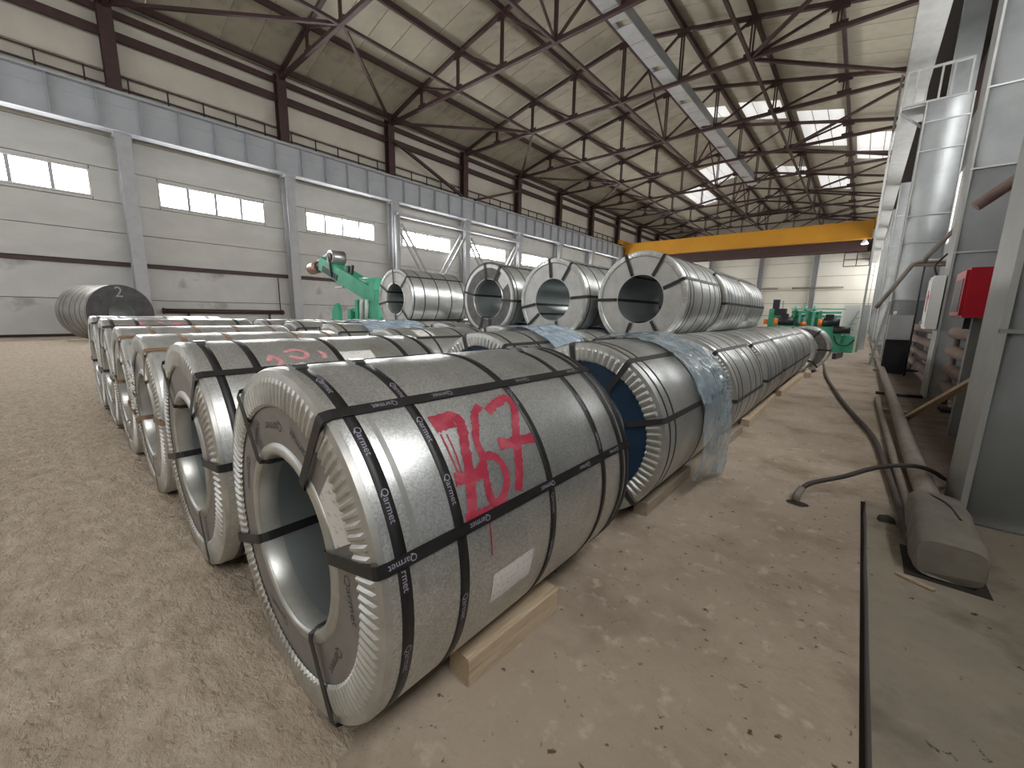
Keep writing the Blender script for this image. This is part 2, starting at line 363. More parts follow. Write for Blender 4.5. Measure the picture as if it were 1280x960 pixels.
# trusses
tm = {}
def part(key, fn, name, parent, loc, material=BROWN):
    if key not in tm: tm[key] = fn().mesh(name, material)
    return inst(name, tm[key], parent, loc)
for k, y in enumerate(YB):
    if k == 0: continue
    T = thing('roof_truss', 'maroon steel roof truss, %s one counted from the camera' % ORD[k-1], 'truss', (0, y, Z_BOT), 'roof trusses')
    for i in range(8):
        part(('tc', i), lambda: MB().bar((NODE_X[i], 0, NODE_Z[i]-Z_BOT), (NODE_X[i+1], 0, NODE_Z[i+1]-Z_BOT), .17, .15), 'top_chord', T, (0, 0, 0))
    part('bc', lambda: MB().bar((XL, 0, 0), (XR, 0, 0), .17, .15), 'bottom_chord', T, (0, 0, 0))
    for i in range(1, 8):
        for q in (-.055, .055): part(('v', i), lambda: MB().bar((NODE_X[i], -.0, 0), (NODE_X[i], 0, NODE_Z[i]-Z_BOT), .065, .07), 'vertical', T, (q, 0, 0))
        part('g', lambda: MB().box(-.28, .28, -.02, .02, -.05, .22), 'gusset', T, (NODE_X[i], 0, 0)); part('g', None, 'gusset', T, (NODE_X[i], 0, NODE_Z[i]-Z_BOT-.20))
    for i in range(1, 4):
        part(('d', i), lambda: MB().bar((NODE_X[i], 0, NODE_Z[i]-Z_BOT), (NODE_X[i+1], 0, 0), .10, .09), 'diagonal', T, (0, 0, 0))
        part(('e', i), lambda: MB().bar((NODE_X[8-i], 0, NODE_Z[8-i]-Z_BOT), (NODE_X[7-i], 0, 0), .10, .09), 'diagonal', T, (0, 0, 0))
# suspended walkway along the roof
wk = thing('roof_walkway', 'long grey sheet metal walkway hung under the roof trusses', 'walkway', (-8.35, -1, Z_BOT+.08))
MB().box(-.36, -.34, 0, 41.5, 0, .16).build('kick_plate', BEAM, wk); MB().box(.30, .34, 0, 41.5, -.02, .42).build('side_plate', GREEN if False else DARKCLAD, wk)
for q in range(34):
    if q % 3 == 1: MB().box(-.34, .30, q*1.22, q*1.22+.80, -.02, .02).build('deck_plate', GREY, wk)
    else: MB().box(-.34, .30, q*1.22, q*1.22+1.19, -.02, .02).build('deck_plate', GREY, wk)

# ------------------------------------------------------------------ left columns, crane runway, guard rail
ZB0, ZB1 = 7.72, 9.1
def h_column(w, d, h, t=.03): return MB().box(-t/2, t/2, -d/2, d/2, 0, h), MB().box(-w/2+t, w/2-t, -.015, .015, 0, h)
lf, lw_ = h_column(.55, .42, ZB0); lfm, lwm = lf.mesh('flange', GREY), lw_.mesh('web', GREY)
uf, uw_ = h_column(.42, .42, 12.35-9.1); ufm, uwm = uf.mesh('upper_flange', BROWN), uw_.mesh('upper_web', BROWN)
capm = MB().box(-.34, .34, -.26, .26, -.06, 0).box(-.3, -.28, -.25, .25, -.45, -.06).box(.28, .3, -.25, .25, -.45, -.06).mesh('head_plate', GREY)
for k, y in enumerate(YB):
    if k == 0: continue
    c = thing('steel_column', 'steel column on the left windowed wall, %s from the camera, grey below and maroon above' % ORD[k-1], 'column', (XL-.1, y, 0), 'left wall columns')
    inst('flange', lfm, c, (-.26, 0, 0)); inst('flange', lfm, c, (.26, 0, 0)); inst('web', lwm, c); inst('head_plate', capm, c, (0, 0, ZB0)); inst('upper_flange', ufm, c, (-.315, 0, 9.1)); inst('upper_flange', ufm, c, (.075, 0, 9.1)); inst('upper_web', uwm, c, (-.12, 0, 9.1))
def runway(name, label, x, side, y0, y1, mt):
    b_ = thing(name, label, 'crane beam', (x, y0, ZB0)); Ly = y1-y0; h = ZB1-ZB0
    MB().box(-.02, .02, 0, Ly, .05, h-.05).build('web', mt, b_)
    MB().box(-.26, .26, 0, Ly, 0, .05).build('bottom_flange', mt, b_); MB().box(-.26, .26, 0, Ly, h-.05, h).build('top_flange', mt, b_)
    MB().box(-.04, .04, 0, Ly, h, h+.12).build('rail', GREY, b_)
    MB().box(.02*side, .035*side, 0, Ly, h*.68, h*.68+.025).build('long_stiffener', mt, b_)
    sm_ = MB().box(.02*side if side > 0 else -.22, .22 if side > 0 else -.02, -.008, .008, .05, h-.05).mesh('stiffener', mt)
    n = int(Ly/1.206)
    for i in range(n): inst('stiffener', sm_, b_, (0, .25+i*1.206, 0))
    return b_
runway('runway_beam', 'long bluish grey crane runway beam along the left windowed wall', XL+.1, 1, YN, YE, BEAM)
gr = thing('guard_rail', 'thin dark guard rail above the left crane runway beam', 'railing', (XL-.42, YN, ZB1))
Lr = YE-YN
for z in (.42, .85): MB().box(-.025, .025, 0, Lr, z-.025, z+.025).build('rail', BROWN, gr)
pmh = MB().box(-.025, .025, -.025, .025, 0, .85).mesh('post', BROWN)
for i in range(int(Lr/1.206)): inst('post', pmh, gr, (0, .1+i*1.206, 0))
MB().box(-.3, .3, 0, Lr, -.04, 0).build('walkway_deck', BROWN, gr)
for z, hgt in ((11.15, .3), (11.95, .22)):
    eb = MB().box(XL-.45, XL-.3, YN, YE, z, z+hgt).build('eave_beam', BROWN)
    tag(eb, 'long maroon beam high on the left wall, %s of the two' % ('lower' if z < 11.5 else 'upper'), 'beam')
# vertical bracing above the runway
for a, b_ in (((YB[3], 11.1), (YB[4]-.6, 9.2)), ((YB[5], 11.1), (YB[4]+.6, 9.2))):
    br = MB().bar((XL+.25, a[0], a[1]), (XL+.25, b_[0], b_[1]), .16, .16).build('diagonal_brace', BROWN)
    tag(br, 'maroon diagonal brace above the runway beam leaning %s' % ('away from camera' if a[0] < b_[0] else 'toward camera'), 'brace')
# lattice portal bracing below the runway
for q, (ya, yb) in enumerate(((YB[3]+.3, YB[3]+2.75), (YB[4]-.3, YB[4]-2.75), (YB[4]+.3, YB[4]+2.75), (YB[5]-.3, YB[5]-2.75))):
    lb = thing('lattice_brace', 'grey lattice diagonal brace below the runway beam, %s from the left' % ORD[q], 'brace', (XL, ya, 6.6), 'lattice portal braces')
    dy, dz = yb-ya, -3.6
    for off in (-.22, .22):
        MB().bar((0, 0 + off, 0), (0, dy + off, dz), .10, .12).build('chord', GREY, lb)
    for j in range(7):
        t = (j+.5)/7; MB().bar((0, dy*t-.2, dz*t), (0, dy*t+.2, dz*t), .05, .05).build('batten', GREY, lb)
tie_l = MB().bar((XL+.33, YB[3], 7.0), (XL+.33, YB[5], 7.0), .2, .2).build('portal_tie', GREY); tag(tie_l, 'grey horizontal strut joining the braced columns under the runway beam', 'strut')
dp = MB().tube([(XL+.45, YB[3]-.1, 0), (XL+.45, YB[3]-.1, 6.9)], .17, 14).build('vertical_pipe', GREY); tag(dp, 'grey vertical pipe beside the braced left wall column', 'pipe')

# ------------------------------------------------------------------ wall pipe, end-wall steel
wp = thing('wall_pipe', 'maroon heating pipe running low along the left wall', 'pipe', (WL+.22, 3.6, 1.02))
MB().tube([(0, 0, 0), (0, 4.9, 0)], .10, 12).build('pipe', BROWN, wp)
for yy in (.05, 4.8): MB().tube([(0, yy-.04, 0), (0, yy+.04, 0)], .13, 12).build('flange', BROWN, wp)
MB().bar((0, .9, -.92), (0, .9, 0), .08, .08).build('support', BROWN, wp); MB().bar((0, 4.2, -.92), (0, 4.2, 0), .08, .08).build('support', BROWN, wp)
vp = MB().tube([(WL+.2, 8.35, 1.1), (WL+.2, 8.35, 2.75)], .025, 8).build('riser_pipe', BROWN); tag(vp, 'thin maroon riser pipe near the second left wall column', 'pipe')
for i, x in enumerate(ex[1:4]):
    c = thing('steel_column', 'grey steel column on the far end wall, %s from the right' % ORD[2-i], 'column', (x, YE-.35, 0), 'end wall columns')
    MB().box(-.3, -.27, -.3, .3, 0, 9.9).build('flange', GREY, c); MB().box(.27, .3, -.3, .3, 0, 9.9).build('flange', GREY, c); MB().box(-.27, .27, -.02, .02, 0, 9.9).build('web', GREY, c)
wg = thing('wind_girder', 'dark maroon lattice girder across the far end wall', 'girder', (XL+.45, YE-1.1, 8.9))
MB().box(0, 22.1, -.1, .1, 0, .2).build('bottom_chord', BROWN, wg); MB().box(0, 22.1, -.1, .1, 1.2, 1.4).build('top_chord', BROWN, wg); MB().box(0, 22.1, .2, .22, 0, 1.4).build('web_plate', BROWN, wg)
for q in range(15): MB().bar((q*1.53+.4, -.0, .1), (q*1.53+1.1, 0, 1.3), .08, .08).build('diagonal', BROWN, wg)
for q, x in enumerate((-8.6, -12.3)):
    hp = MB().tube([(x+1.4, YE-.6, 5.0 - q*.0), (x+6.5 if q == 0 else x+3.5, YE-.6, 5.0)], .12, 10).build('wall_duct', PIPE_GREY)
    tag(hp, 'grey horizontal pipe on the far end wall, %s one' % ('right' if q == 0 else 'left'), 'pipe')
hr = thing('end_guard_rail', 'thin grey rail in front of the far end wall', 'railing', (-6, YE-2, 0))
MB().bar((0, 0, 2.1), (5.6, 0, 2.1), .06, .06).build('rail', GREY, hr)
for q in range(3): MB().bar((.1+q*2.7, 0, 0), (.1+q*2.7, 0, 2.1), .06, .06).build('post', GREY, hr)
lb = thing('hanging_platform', 'small dark barred platform hanging under the yellow crane near the right side', 'platform', (-1.9, 48.85, 6.0))
for z in (0, .6, 1.2): MB().bar((0, 0, z), (1.8, 0, z), .07, .07).build('rail', BROWN, lb)
for x in (0, .9, 1.8): MB().bar((x, 0, 0), (x, 0, 1.6), .07, .07).build('post', BROWN, lb)

# ------------------------------------------------------------------ overhead crane
YC = 46.5
cr = thing('overhead_crane', 'yellow bridge crane spanning the far end of the hall', 'crane', (XL, YC, ZB1+.12))
dzc = -(ZB1+.12)
MB().box(.45, 22.4, -.35, .35, dzc+8.05, dzc+9.35).build('girder', YELLOW, cr)
MB().box(.45, 22.4, -.42, .42, dzc+7.98, dzc+8.05).build('girder_flange', YELLOW, cr); MB().box(.45, 22.4, -.42, .42, dzc+9.35, dzc+9.42).build('girder_flange', YELLOW, cr)
MB().box(.6, 22.2, 1.7, 2.3, dzc+7.3, dzc+8.3).build('rear_girder', BROWN, cr)
for x, xa, xb in ((.0, .2, .46), (22.83, 22.39, 22.83)):
    MB().box(x, x+.2, -1.5, 3.2, .12, .55).build('end_carriage', YELLOW, cr)
    for y in (-1.1, 2.8): MB().tube([(x+.03, y, .2), (x+.17, y, .2)], .2, 16).build('wheel', BLACKM, cr)
    MB().box(xa, xb, -.3, .3, -.45, .5).build('bracket', YELLOW, cr)
cb = thing('crane_lamp', 'small white lamp under the right end of the yellow crane', 'lamp', (-.6, YC-1.0, 7.55))
MB().tube([(0, 0, -.12), (0, 0, .25)], [.28, .08], 16).build('shade', WHITE, cb); MB().tube([(0, 0, -.14), (0, 0, -.12)], .2, 16).build('bulb', mat('lamp_bulb', (1, 1, .95), .4, emit=6), cb)

# ------------------------------------------------------------------ right side: runway beam, clad columns
runway('runway_beam', 'light grey crane runway beam high along the right clad columns', .33, -1, 10.0, YE, COLFLANGE)
def clad_column(label, x0, x1, y0, y1, z1, face, flange, seams, painted=0):  # painted: sheets up to this height have shade put into their colour
    c = thing('clad_column', label, 'column', ((x0+x1)/2, (y0+y1)/2, 0), 'right clad columns'); cx, cy = (x0+x1)/2, (y0+y1)/2
    t = .03
    zs = [0] + seams + [z1]
    for i in range(len(zs)-1):
        za, zb = zs[i], zs[i+1]
        b_ = MB(); n = 10; vs = []; fs = []
        for j in range(n+1):                                              # slightly pillowed sheet
            q = j/n; z = za+.006 + (zb-za-.012)*q; bul = .016*math.sin(PI*q)
            vs += [(x0-cx+.01, y0-cy-bul, z), (x1-cx, y0-cy-bul*.4, z), (x1-cx, y0-cy+.05, z), (x0-cx+.01, y0-cy+.05, z)]
        for j in range(n):
            for e in range(4): fs.append((j*4+e, j*4+(e+1) % 4, j*4+4+(e+1) % 4, j*4+4+e))
        b_.add(vs, fs, True); b_.build('face_sheet', GREYFACE if zb <= painted else face, c)  # sheets up to painted: shade put into the colour
        if i: MB().box(x0-cx, x1-cx, y0-cy-.022, y0-cy+.02, za-.012, za+.012).build('lap_seam', face, c)
    MB().box(x0-cx-.0, x0-cx+t, y0-cy-.02, y1-cy, 0, z1).build('side_flange', flange, c)
    MB().box(x1-cx-t, x1-cx, y0-cy-.02, y1-cy, 0, z1).build('side_flange', flange, c)
    MB().box(x0-cx+t, x1-cx-t, y1-cy-.05, y1-cy, 0, z1).build('back_sheet', face, c)
    return c
clad_column('big grey painted column at the right edge of the photo', .62, 2.3, 3.66, 4.14, 11.9, GREYFACE, COLFLANGE, [1.2, 2.6, 4.2, 6, 8, 10])
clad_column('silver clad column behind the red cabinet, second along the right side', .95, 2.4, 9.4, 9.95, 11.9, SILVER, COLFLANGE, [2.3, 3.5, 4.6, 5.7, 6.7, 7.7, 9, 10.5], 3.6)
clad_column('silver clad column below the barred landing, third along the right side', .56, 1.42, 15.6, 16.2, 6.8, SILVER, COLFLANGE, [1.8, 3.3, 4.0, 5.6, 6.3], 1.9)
for k in range(4, 9):
    y = 15.6 + 6.03*(k-2)
    clad_column('silver clad column on the right side, %s from the camera' % ORD[k-1], .60, 1.6, y, y+.5, 7.7, SILVER, COLFLANGE, [2, 3.4, 4.8, 6.2])
# dark recess wall behind the third column and barred landing
ld = thing('barred_landing', 'grey barred landing rail above the third silver column', 'railing', (.1, 15.6, 6.8))
for z in (0, .8): MB().box(0, 1.2, -.025, .025, z-.025, z+.025).build('rail', COLFLANGE, ld)
for x in (.02, .21, .42, .66, .87, 1.18): MB().box(x-.02, x+.02, -.02, .02, 0, .8).build('bar', COLFLANGE, ld)
MB().box(0, 1.2, .05, 1.2, -.06, -.02).build('deck', GREY, ld); MB().bar((0, .3, -.05), (.46, .3, -.5), .05, .05).build('bracket', COLFLANGE, ld)
uc = MB().box(1.0, 1.5, 16.9, 17.3, 6.9, 11.5).build('upper_cabinet', DARKCLAD); tag(uc, 'dark grey upper column stub behind the barred landing', 'column')
# caged ladder in front of the far right columns
la = thing('steel_ladder', 'narrow pale lattice ladder rising on the right side toward the crane', 'ladder', (.0, 20.5, 0))
for y in (0, .55): MB().bar((0, y, 0), (0, y, 9.6), .07, .07).build('stile', COLFLANGE, la)
for i in range(22): MB().bar((0, 0, .3+i*.42), (0, .55, .3+i*.42), .045, .045).build('rung', COLFLANGE, la)
# black downpipe between the second and third columns
bp = MB().tube([(1.50, 14.6, 0), (1.50, 14.6, 11)], .09, 12).build('black_downpipe', BLACKM); tag(bp, 'black vertical pipe between two silver columns', 'pipe')
# heating registers between columns
for n_, (ya, yb, lab) in enumerate(((4.5, 9.2, 'rusty four pipe heating register under the red cabinet'), (10.3, 15.1, 'rusty four pipe heating register beyond the white panel'))):
    rg = thing('heating_register', lab, 'radiator', (1.12, ya, 0)); Ly = yb-ya
    for z in (.26, .53, .80, 1.08):
        MB().tube([(0, 0, z), (0, Ly-.08, z), (0, Ly-.03, z), (0, Ly, z)], [.085, .085, .07, .03], 14).build('pipe', RUST, rg)
    for yy in (.6, Ly-.35): MB().tube([(0, yy, 0), (0, yy, 1.1)], .035, 10).build('riser', RUST, rg)
    MB().box(-.12, .12, Ly-1.2, Ly-.9, 0, .05).build('foot', BLACKM, rg)
# red fire cabinet
rc = thing('fire_cabinet', 'red metal wall cabinet behind the big grey column', 'cabinet', (.84, 6.2, 1.29))
MB().box(-.06, .30, 0, .62, 0, .50).build('body', RED, rc)
MB().box(-.085, -.06, .03, .59, .02, .48).build('door', RED, rc)
MB().box(-.09, -.085, .10, .52, .06, .40).build('window_strip', BLACKM, rc)
MB().box(.0, .05, .3, .33, -.12, 0).build('bracket', BLACKM, rc)
MB().tube([(.1, .3, -.11), (.1, .3, 0)], .022, 8).build('valve', STEELM, rc)
# the cabinet hangs on a bracket wall plate
MB().box(.05, .12, .2, .3, -1.29, .0).build('mounting_post', GREYFACE, rc)
# white switch panel with red cross mark on the second column
wpn = thing('switch_panel', 'white electrical panel with red mark on the second clad column', 'cabinet', (.80, 9.42, 1.12))
MB().box(0, .13, -.06, .5, 0, .84).build('body', WHITE, wpn); MB().box(-.012, 0, -.04, .48, .03, .80).build('door', WHITE, wpn)
MB().box(-.018, -.012, .16, .22, .28, .62).build('red_mark', RED, wpn); MB().box(-.018, -.012, .06, .32, .48, .54).build('red_mark', RED, wpn)
MB().tube([(-.035, .4, .10), (-.012, .4, .10)], .03, 10).build('lock', STEELM, wpn)
MB().tube(smooth_path([(.05, .2, .84), (.0, .2, 1.0), (.05, .22, 1.1), (.12, .3, 1.2)]), .014, 8).build('cable', BLACKM, wpn)
# grey control box on a stand
eb = thing('control_box', 'grey metal control box beside the long floor pipe', 'cabinet', (.50, 13.0, 0))
MB().box(0, .42, 0, .3, .80, 1.37).build('body', GREY, eb); MB().box(.02, .40, -.015, 0, .82, 1.35).build('door', GREY, eb)
MB().box(.03, .08, .05, .1, 0, .8).build('leg', BLACKM, eb); MB().box(.34, .39, .05, .1, 0, .8).build('leg', BLACKM, eb); MB().tube([(.08, .1, 1.37), (.08, .1, 1.45)], .03, 10).build('lamp', WHITE, eb)
MB().box(.0, .42, .06, .3, 0, .8).build('base', BLACKM, eb)
# stair with handrail
hrp = thing('pipe_rail', 'grey bent pipe crossing between the clad columns above the heating registers', 'pipe', (0, 12.7, 0))
MB().tube([(.22, 0, 1.52), (.47, 0, 2.0), (.71, 0, 2.48), (.80, 0, 2.52), (.95, 0, 2.52), (1.4, 0, 2.50), (1.84, 0, 2.47), (2.62, 0, 2.44)], .045, 10).build('pipe', PIPE_GREY, hrp)
MB().tube([(.70, 0, 2.45), (1.84, 0, 2.40)], .035, 10).build('pipe', RUST, hrp)
MB().tube([(.9, .0, 2.50), (.9, .0, 0)], .018, 8).build('drop_pipe', BLACKM, hrp)
pz = MB().tube([(.76, 11.0, 2.34), (.78, 11.0, 2.42), (1.04, 11.0, 2.84), (1.6, 11.0, 3.7), (2.62, 11.0, 5.2)], .04, 10).build('slanted_pipe', PIPE_GREY); tag(pz, 'grey slanted pipe rising beside the second silver column', 'pipe')
pd = MB().tube([(.75, 6.5, 2.43), (1.05, 6.5, 2.70), (1.6, 6.5, 3.2), (2.6, 6.5, 4.1)], .055, 12).build('rusty_branch_pipe', RUST); tag(pd, 'thick rusty pipe slanting up behind the big grey column', 'pipe')
st = thing('access_stair', 'narrow grey steel stair by the third silver column', 'stair', (.34, 15.1, 0))
for y in (0, .5):
    MB().bar((0, y, 0), (.20, y, 1.75), .05, .05).build('stringer', COLFLANGE, st)
for i in range(6): MB().bar((.03+i*.032, 0, .2+i*.24), (.03+i*.032, .5, .2+i*.24), .12, .03).build('tread', COLFLANGE, st)

# ------------------------------------------------------------------ floor pipes, hoses, debris
lp = thing('floor_pipe', 'long dusty grey pipe lying along the right side of the floor', 'pipe', (.48, 3.4, 0))
MB().tube([(0, 0, .12), (.0, 1.2, .11), (.02, 5, .10), (.05, 12, .10), (.10, 23, .10)], .062, 14).build('pipe', PIPE_GREY, lp)
for yy in (4, 10, 16): MB().box(-.1, .15, yy, yy+.1, 0, .045).build('saddle', WOOD_OLD, lp)
wr_ = thing('insulated_elbow', 'grey wrapped insulated pipe end at the foot of the big column', 'pipe', (.46, 3.0, .012))
b_ = MB(); vs = []; fs = []; NP = 24
for j in range(26):
    q = j/25; y = .62 - .94*q; hw = .065 + .058*min(1, max(0, (q-.12)/.18)); hh = .07 + .045*min(1, max(0, (q-.12)/.2)) - .02*max(0, q-.75)/.25
    if j == 25: y += .0
    for k in range(NP):
        t = 2*PI*k/NP; c_, s_ = math.cos(t), math.sin(t); e = 2/3.6
        px, pz = hw*abs(c_)**e*(1 if c_ > 0 else -1), hh*abs(s_)**e*(1 if s_ > 0 else -1)
        nz = noise.noise(Vector((px*9, y*7, pz*9+3)))
        vs.append((px*(1+.12*nz)+.01, y + (.03*nz if j > 22 else 0), max(.002, hh + .012 + pz*(1+.10*nz))))
for j in range(25):
    for k in range(NP): fs.append((j*NP+k, j*NP+(k+1) % NP, (j+1)*NP+(k+1) % NP, (j+1)*NP+k))
b_.add(vs, fs, True); b_.add(vs[-NP:], [tuple(range(NP))]); b_.add(vs[:NP], [tuple(range(NP-1, -1, -1))])
b_.build('wrap', WRAP, wr_)
MB().tube(smooth_path([(-.03, .3, .235), (.03, .15, .245), (.06, -.05, .236)]), .006, 6).build('tie_cord', BLACKM, wr_)
MB().box(-.135, .155, -.345, .0, 0, .005).build('torn_backing', DARK, wr_)
tp = MB().tube(smooth_path([(.34, 8.4, .04), (.36, 6.5, .04), (.38, 4.7, .04), (.39, 4.0, .05), (.40, 3.6, .03)]), .03, 10).build('thin_floor_pipe', PIPE_GREY); tag(tp, 'thinner pipe on the floor left of the long grey pipe', 'pipe')
ch = MB().tube(smooth_path([(-.85, 15.6, .4), (-.75, 14.6, .25), (-.62, 13.8, .03), (-.42, 11, .03), (-.17, 8.7, .03), (.02, 7.2, .03), (.25, 5.65, .03), (.32, 4.4, .03), (.355, 3.5, .035), (.37, 2.95, .04), (.39, 2.75, .03), (.44, 2.72, .025)]), .024, 10).build('black_floor_hose', HOSE)
tag(ch, 'dark hose snaking across the floor from the far coils to the wrapped pipe', 'hose')
ar = MB().tube(smooth_path([(-.185, 3.28, -.02), (-.18, 3.30, .04), (-.155, 3.36, .085), (-.10, 3.45, .11), (.05, 3.6, .15), (.22, 3.75, .22), (.38, 3.85, .25), (.50, 4.0, .21), (.62, 4.25, .10), (.70, 4.45, .02)]), .016, 10).build('arched_hose', RUBBER)
tag(ar, 'thin black hose arching from a floor hole over the long pipe', 'hose')
hl = MB().lathe([(.001, 0), (.03, .001), (.055, .0)], 11).build('floor_hole', DARK, None, (-.17, 3.24, .004), (PI/2, 0, 0)); hl.scale = (1.2, 1, .8); tag(hl, 'dark broken hole in the floor where the thin hose starts', 'hole')
hs = MB().tube([(-.186, 3.275, .0), (-.18, 3.30, .045), (-.163, 3.345, .08)], .024, 12).build('hose_sleeve', PIPE_GREY); tag(hs, 'pale sleeve on the thin hose at the floor hole', 'sleeve')
pk = MB().bar((.52, 6.72, .03), (.80, 4.85, .84), .06, .03).build('leaning_plank', WOOD); tag(pk, 'pale wooden batten leaning from the floor pipe toward the big column', 'plank')
sk = MB().bar((.29, 2.615, .022), (.42, 2.555, .022), .014, .010).build('wood_stick', WOOD); tag(sk, 'small wooden stick beside the wrapped pipe end', 'stick')
rb = MB(); n = 9
ring = [(.06*math.cos(2*PI*i/n)*(1+.35*random.uniform(-1, 1)), .05*math.sin(2*PI*i/n)*(1+.3*random.uniform(-1, 1))) for i in range(n)]
rb.add([(x, y, 0) for x, y in ring] + [(x*.75, y*.75, .018 + .006*random.random()) for x, y in ring], [tuple(range(n, 2*n))] + [(i, (i+1) % n, n+(i+1) % n, n+i) for i in range(n)])
tag(rb.build('concrete_rubble', DARK, None, (.275, 3.32, .012)), 'dark flat lump of rubble beside the hoses', 'rubble')
cp = MB().tube([(.34, 9.0, .05), (.9, 9.05, .05)], .025, 8).build('cross_pipe', BLACKM); tag(cp, 'short black pipe crossing the floor to the second clad column', 'pipe')

# ------------------------------------------------------------------ coils
cache = {}
def cm(key, fn, name, material):
    key = key + (material.name,)
    if key not in cache: cache[key] = fn().mesh(name, material)
    return cache[key]
def flute_ring(R, nf, rin, amp, y_in=-.006):
    b_ = MB(); n = nf*4; rad = [rin, rin+.006, rin+(R-rin)*.35, rin+(R-rin)*.62, rin+(R-rin)*.74, R-.008, R]
    am = [.55, 1, 1, .75, 0, 0, 0]; yb = [y_in+.004, y_in-.002, y_in-.002, y_in-.001, y_in+.0, y_in+.002, .010]
    pat = (0, 1, 1, 0); vs = []; fs = []; P = len(rad)
    for k in range(n):
        t = 2*PI*k/n; p_ = pat[k % 4]
        rj = [rad[0] - (.004 if p_ else 0)] + rad[1:]
        vs += [(q*math.cos(t), yb[j] - amp*am[j]*p_, q*math.sin(t)) for j, q in enumerate(rj)]
    for k in range(n):
        k2 = (k+1) % n
        for j in range(P-1): fs.append((k*P+j, k*P+j+1, k2*P+j+1, k2*P+j))
    b_.add(vs, fs, False); return b_
def eye_strap(R, L, rb, th, w=.032, bore=True):
    """flat strap along the outside, over the front face and through the bore at angle th"""
    t = .0018; b_ = MB(); o = R+.0035; i = rb-.003; yf = -.0155; yb = L+.008
    path = [(o, L*.5), (o, .012), (o-.006, yf+.004), (o-.018, yf), (rb+.02, yf), (rb+.006, yf+.003), (i, .016), (i, L-.01), (rb+.01, yb), (o-.01, yb), (o, L-.01), (o, L*.5)]
    rad = Vector((math.cos(th), 0, math.sin(th))); tan = Vector((-math.sin(th), 0, math.cos(th)))
    vs = []; fs = []
    for j, (q, y) in enumerate(path):
        a = Vector(path[j-1 if j else -2]); c = Vector(path[j+1 if j < len(path)-1 else 1]); d = (c-a).normalized()
        nq = Vector((-d.y, d.x))   # in (r,y)
        # outward side points away from the steel
        for s_, off in ((-1, 0), (1, 0), (1, t), (-1, t)):
            q2, y2 = q + nq.x*off, y + nq.y*off
            # keep the strap edges on the round surface
            ph = s_*w/2/max(q, .05) if abs(d.y) > .7 else 0
            if ph: r2 = Vector((math.cos(th+ph), 0, math.sin(th+ph))); p_ = r2*q2
            else: p_ = rad*q2 + tan*(s_*w/2)
            vs.append((p_.x, y2, p_.z))
    for j in range(len(path)-1):
        for e in range(4): fs.append((j*4+e, j*4+(e+1) % 4, j*4+4+(e+1) % 4, j*4+4+e))
    return b_.add(vs, fs)
def cyl_strip(R, pts, width, lift=.0012, k=6, ragged=.0):
    """brush stroke on a cylinder: pts are (y, degrees)"""
    P = smooth_path([(y, R_(a)*R, 0) for y, a in pts], k); b_ = MB(); vs = []; fs = []
    for i, p in enumerate(P):
        d = (P[min(i+1, len(P)-1)] - P[max(i-1, 0)]).normalized(); nrm = Vector((-d.y, d.x, 0))
        wv = width*(1 + ragged*noise.noise(Vector((i*.7, width*90, pts[0][1]))))/2
        row = []
        for s_ in (-1, -.33, .33, 1):
            wob = 1 + (ragged*.8*noise.noise(Vector((i*1.9, s_*7, pts[0][0]*30))) if abs(s_) == 1 else 0)
            q = p + nrm*wv*s_*wob; t = q.y/R; vs.append(((R+lift)*math.cos(t), q.x, (R+lift)*math.sin(t)))
    for i in range(len(P)-1):
        for s_ in range(3): a = i*4+s_; fs.append((a, a+1, a+5, a+4))
    return b_.add(vs, fs, True)
def text_mesh(body, size):
    key = ('txt', body)
    if key not in cache:
        cu = D.curves.new('t', 'FONT'); cu.body = body; cu.size = 1; cu.align_x = 'CENTER'; cu.align_y = 'CENTER'; cu.resolution_u = 3
        o = D.objects.new('t', cu); COL.objects.link(o); bpy.context.view_layer.update()
        me = o.evaluated_get(bpy.context.evaluated_depsgraph_get()).to_mesh()
        cache[key] = ([tuple(v.co) for v in me.vertices], [tuple(p.vertices) for p in me.polygons])
        D.objects.remove(o); D.curves.remove(cu)
    v, f_ = cache[key]; return [(x*size, y*size) for x, y, z in v], f_
def letters_round(mb, body, size, R, y, ang, along='circ', flip=1):
    v, f_ = text_mesh(body, size); out = []
    for a, b_ in v:
        if along == 'circ': t = R_(ang) - flip*a/R; yy = y + flip*b_
        else: t = R_(ang) + flip*b_/R; yy = y + flip*a
        out.append((R*math.cos(t), yy, R*math.sin(t)))
    mb.add(out, f_)
def letters_face(mb, body, size, rad, ang, y, spin):
    v, f_ = text_mesh(body, size); c, s_ = math.cos(R_(spin)), math.sin(R_(spin))
    mb.add([(rad*math.cos(R_(ang)) + a*c - b_*s_, y, rad*math.sin(R_(ang)) + a*s_ + b_*c) for a, b_ in v], f_)
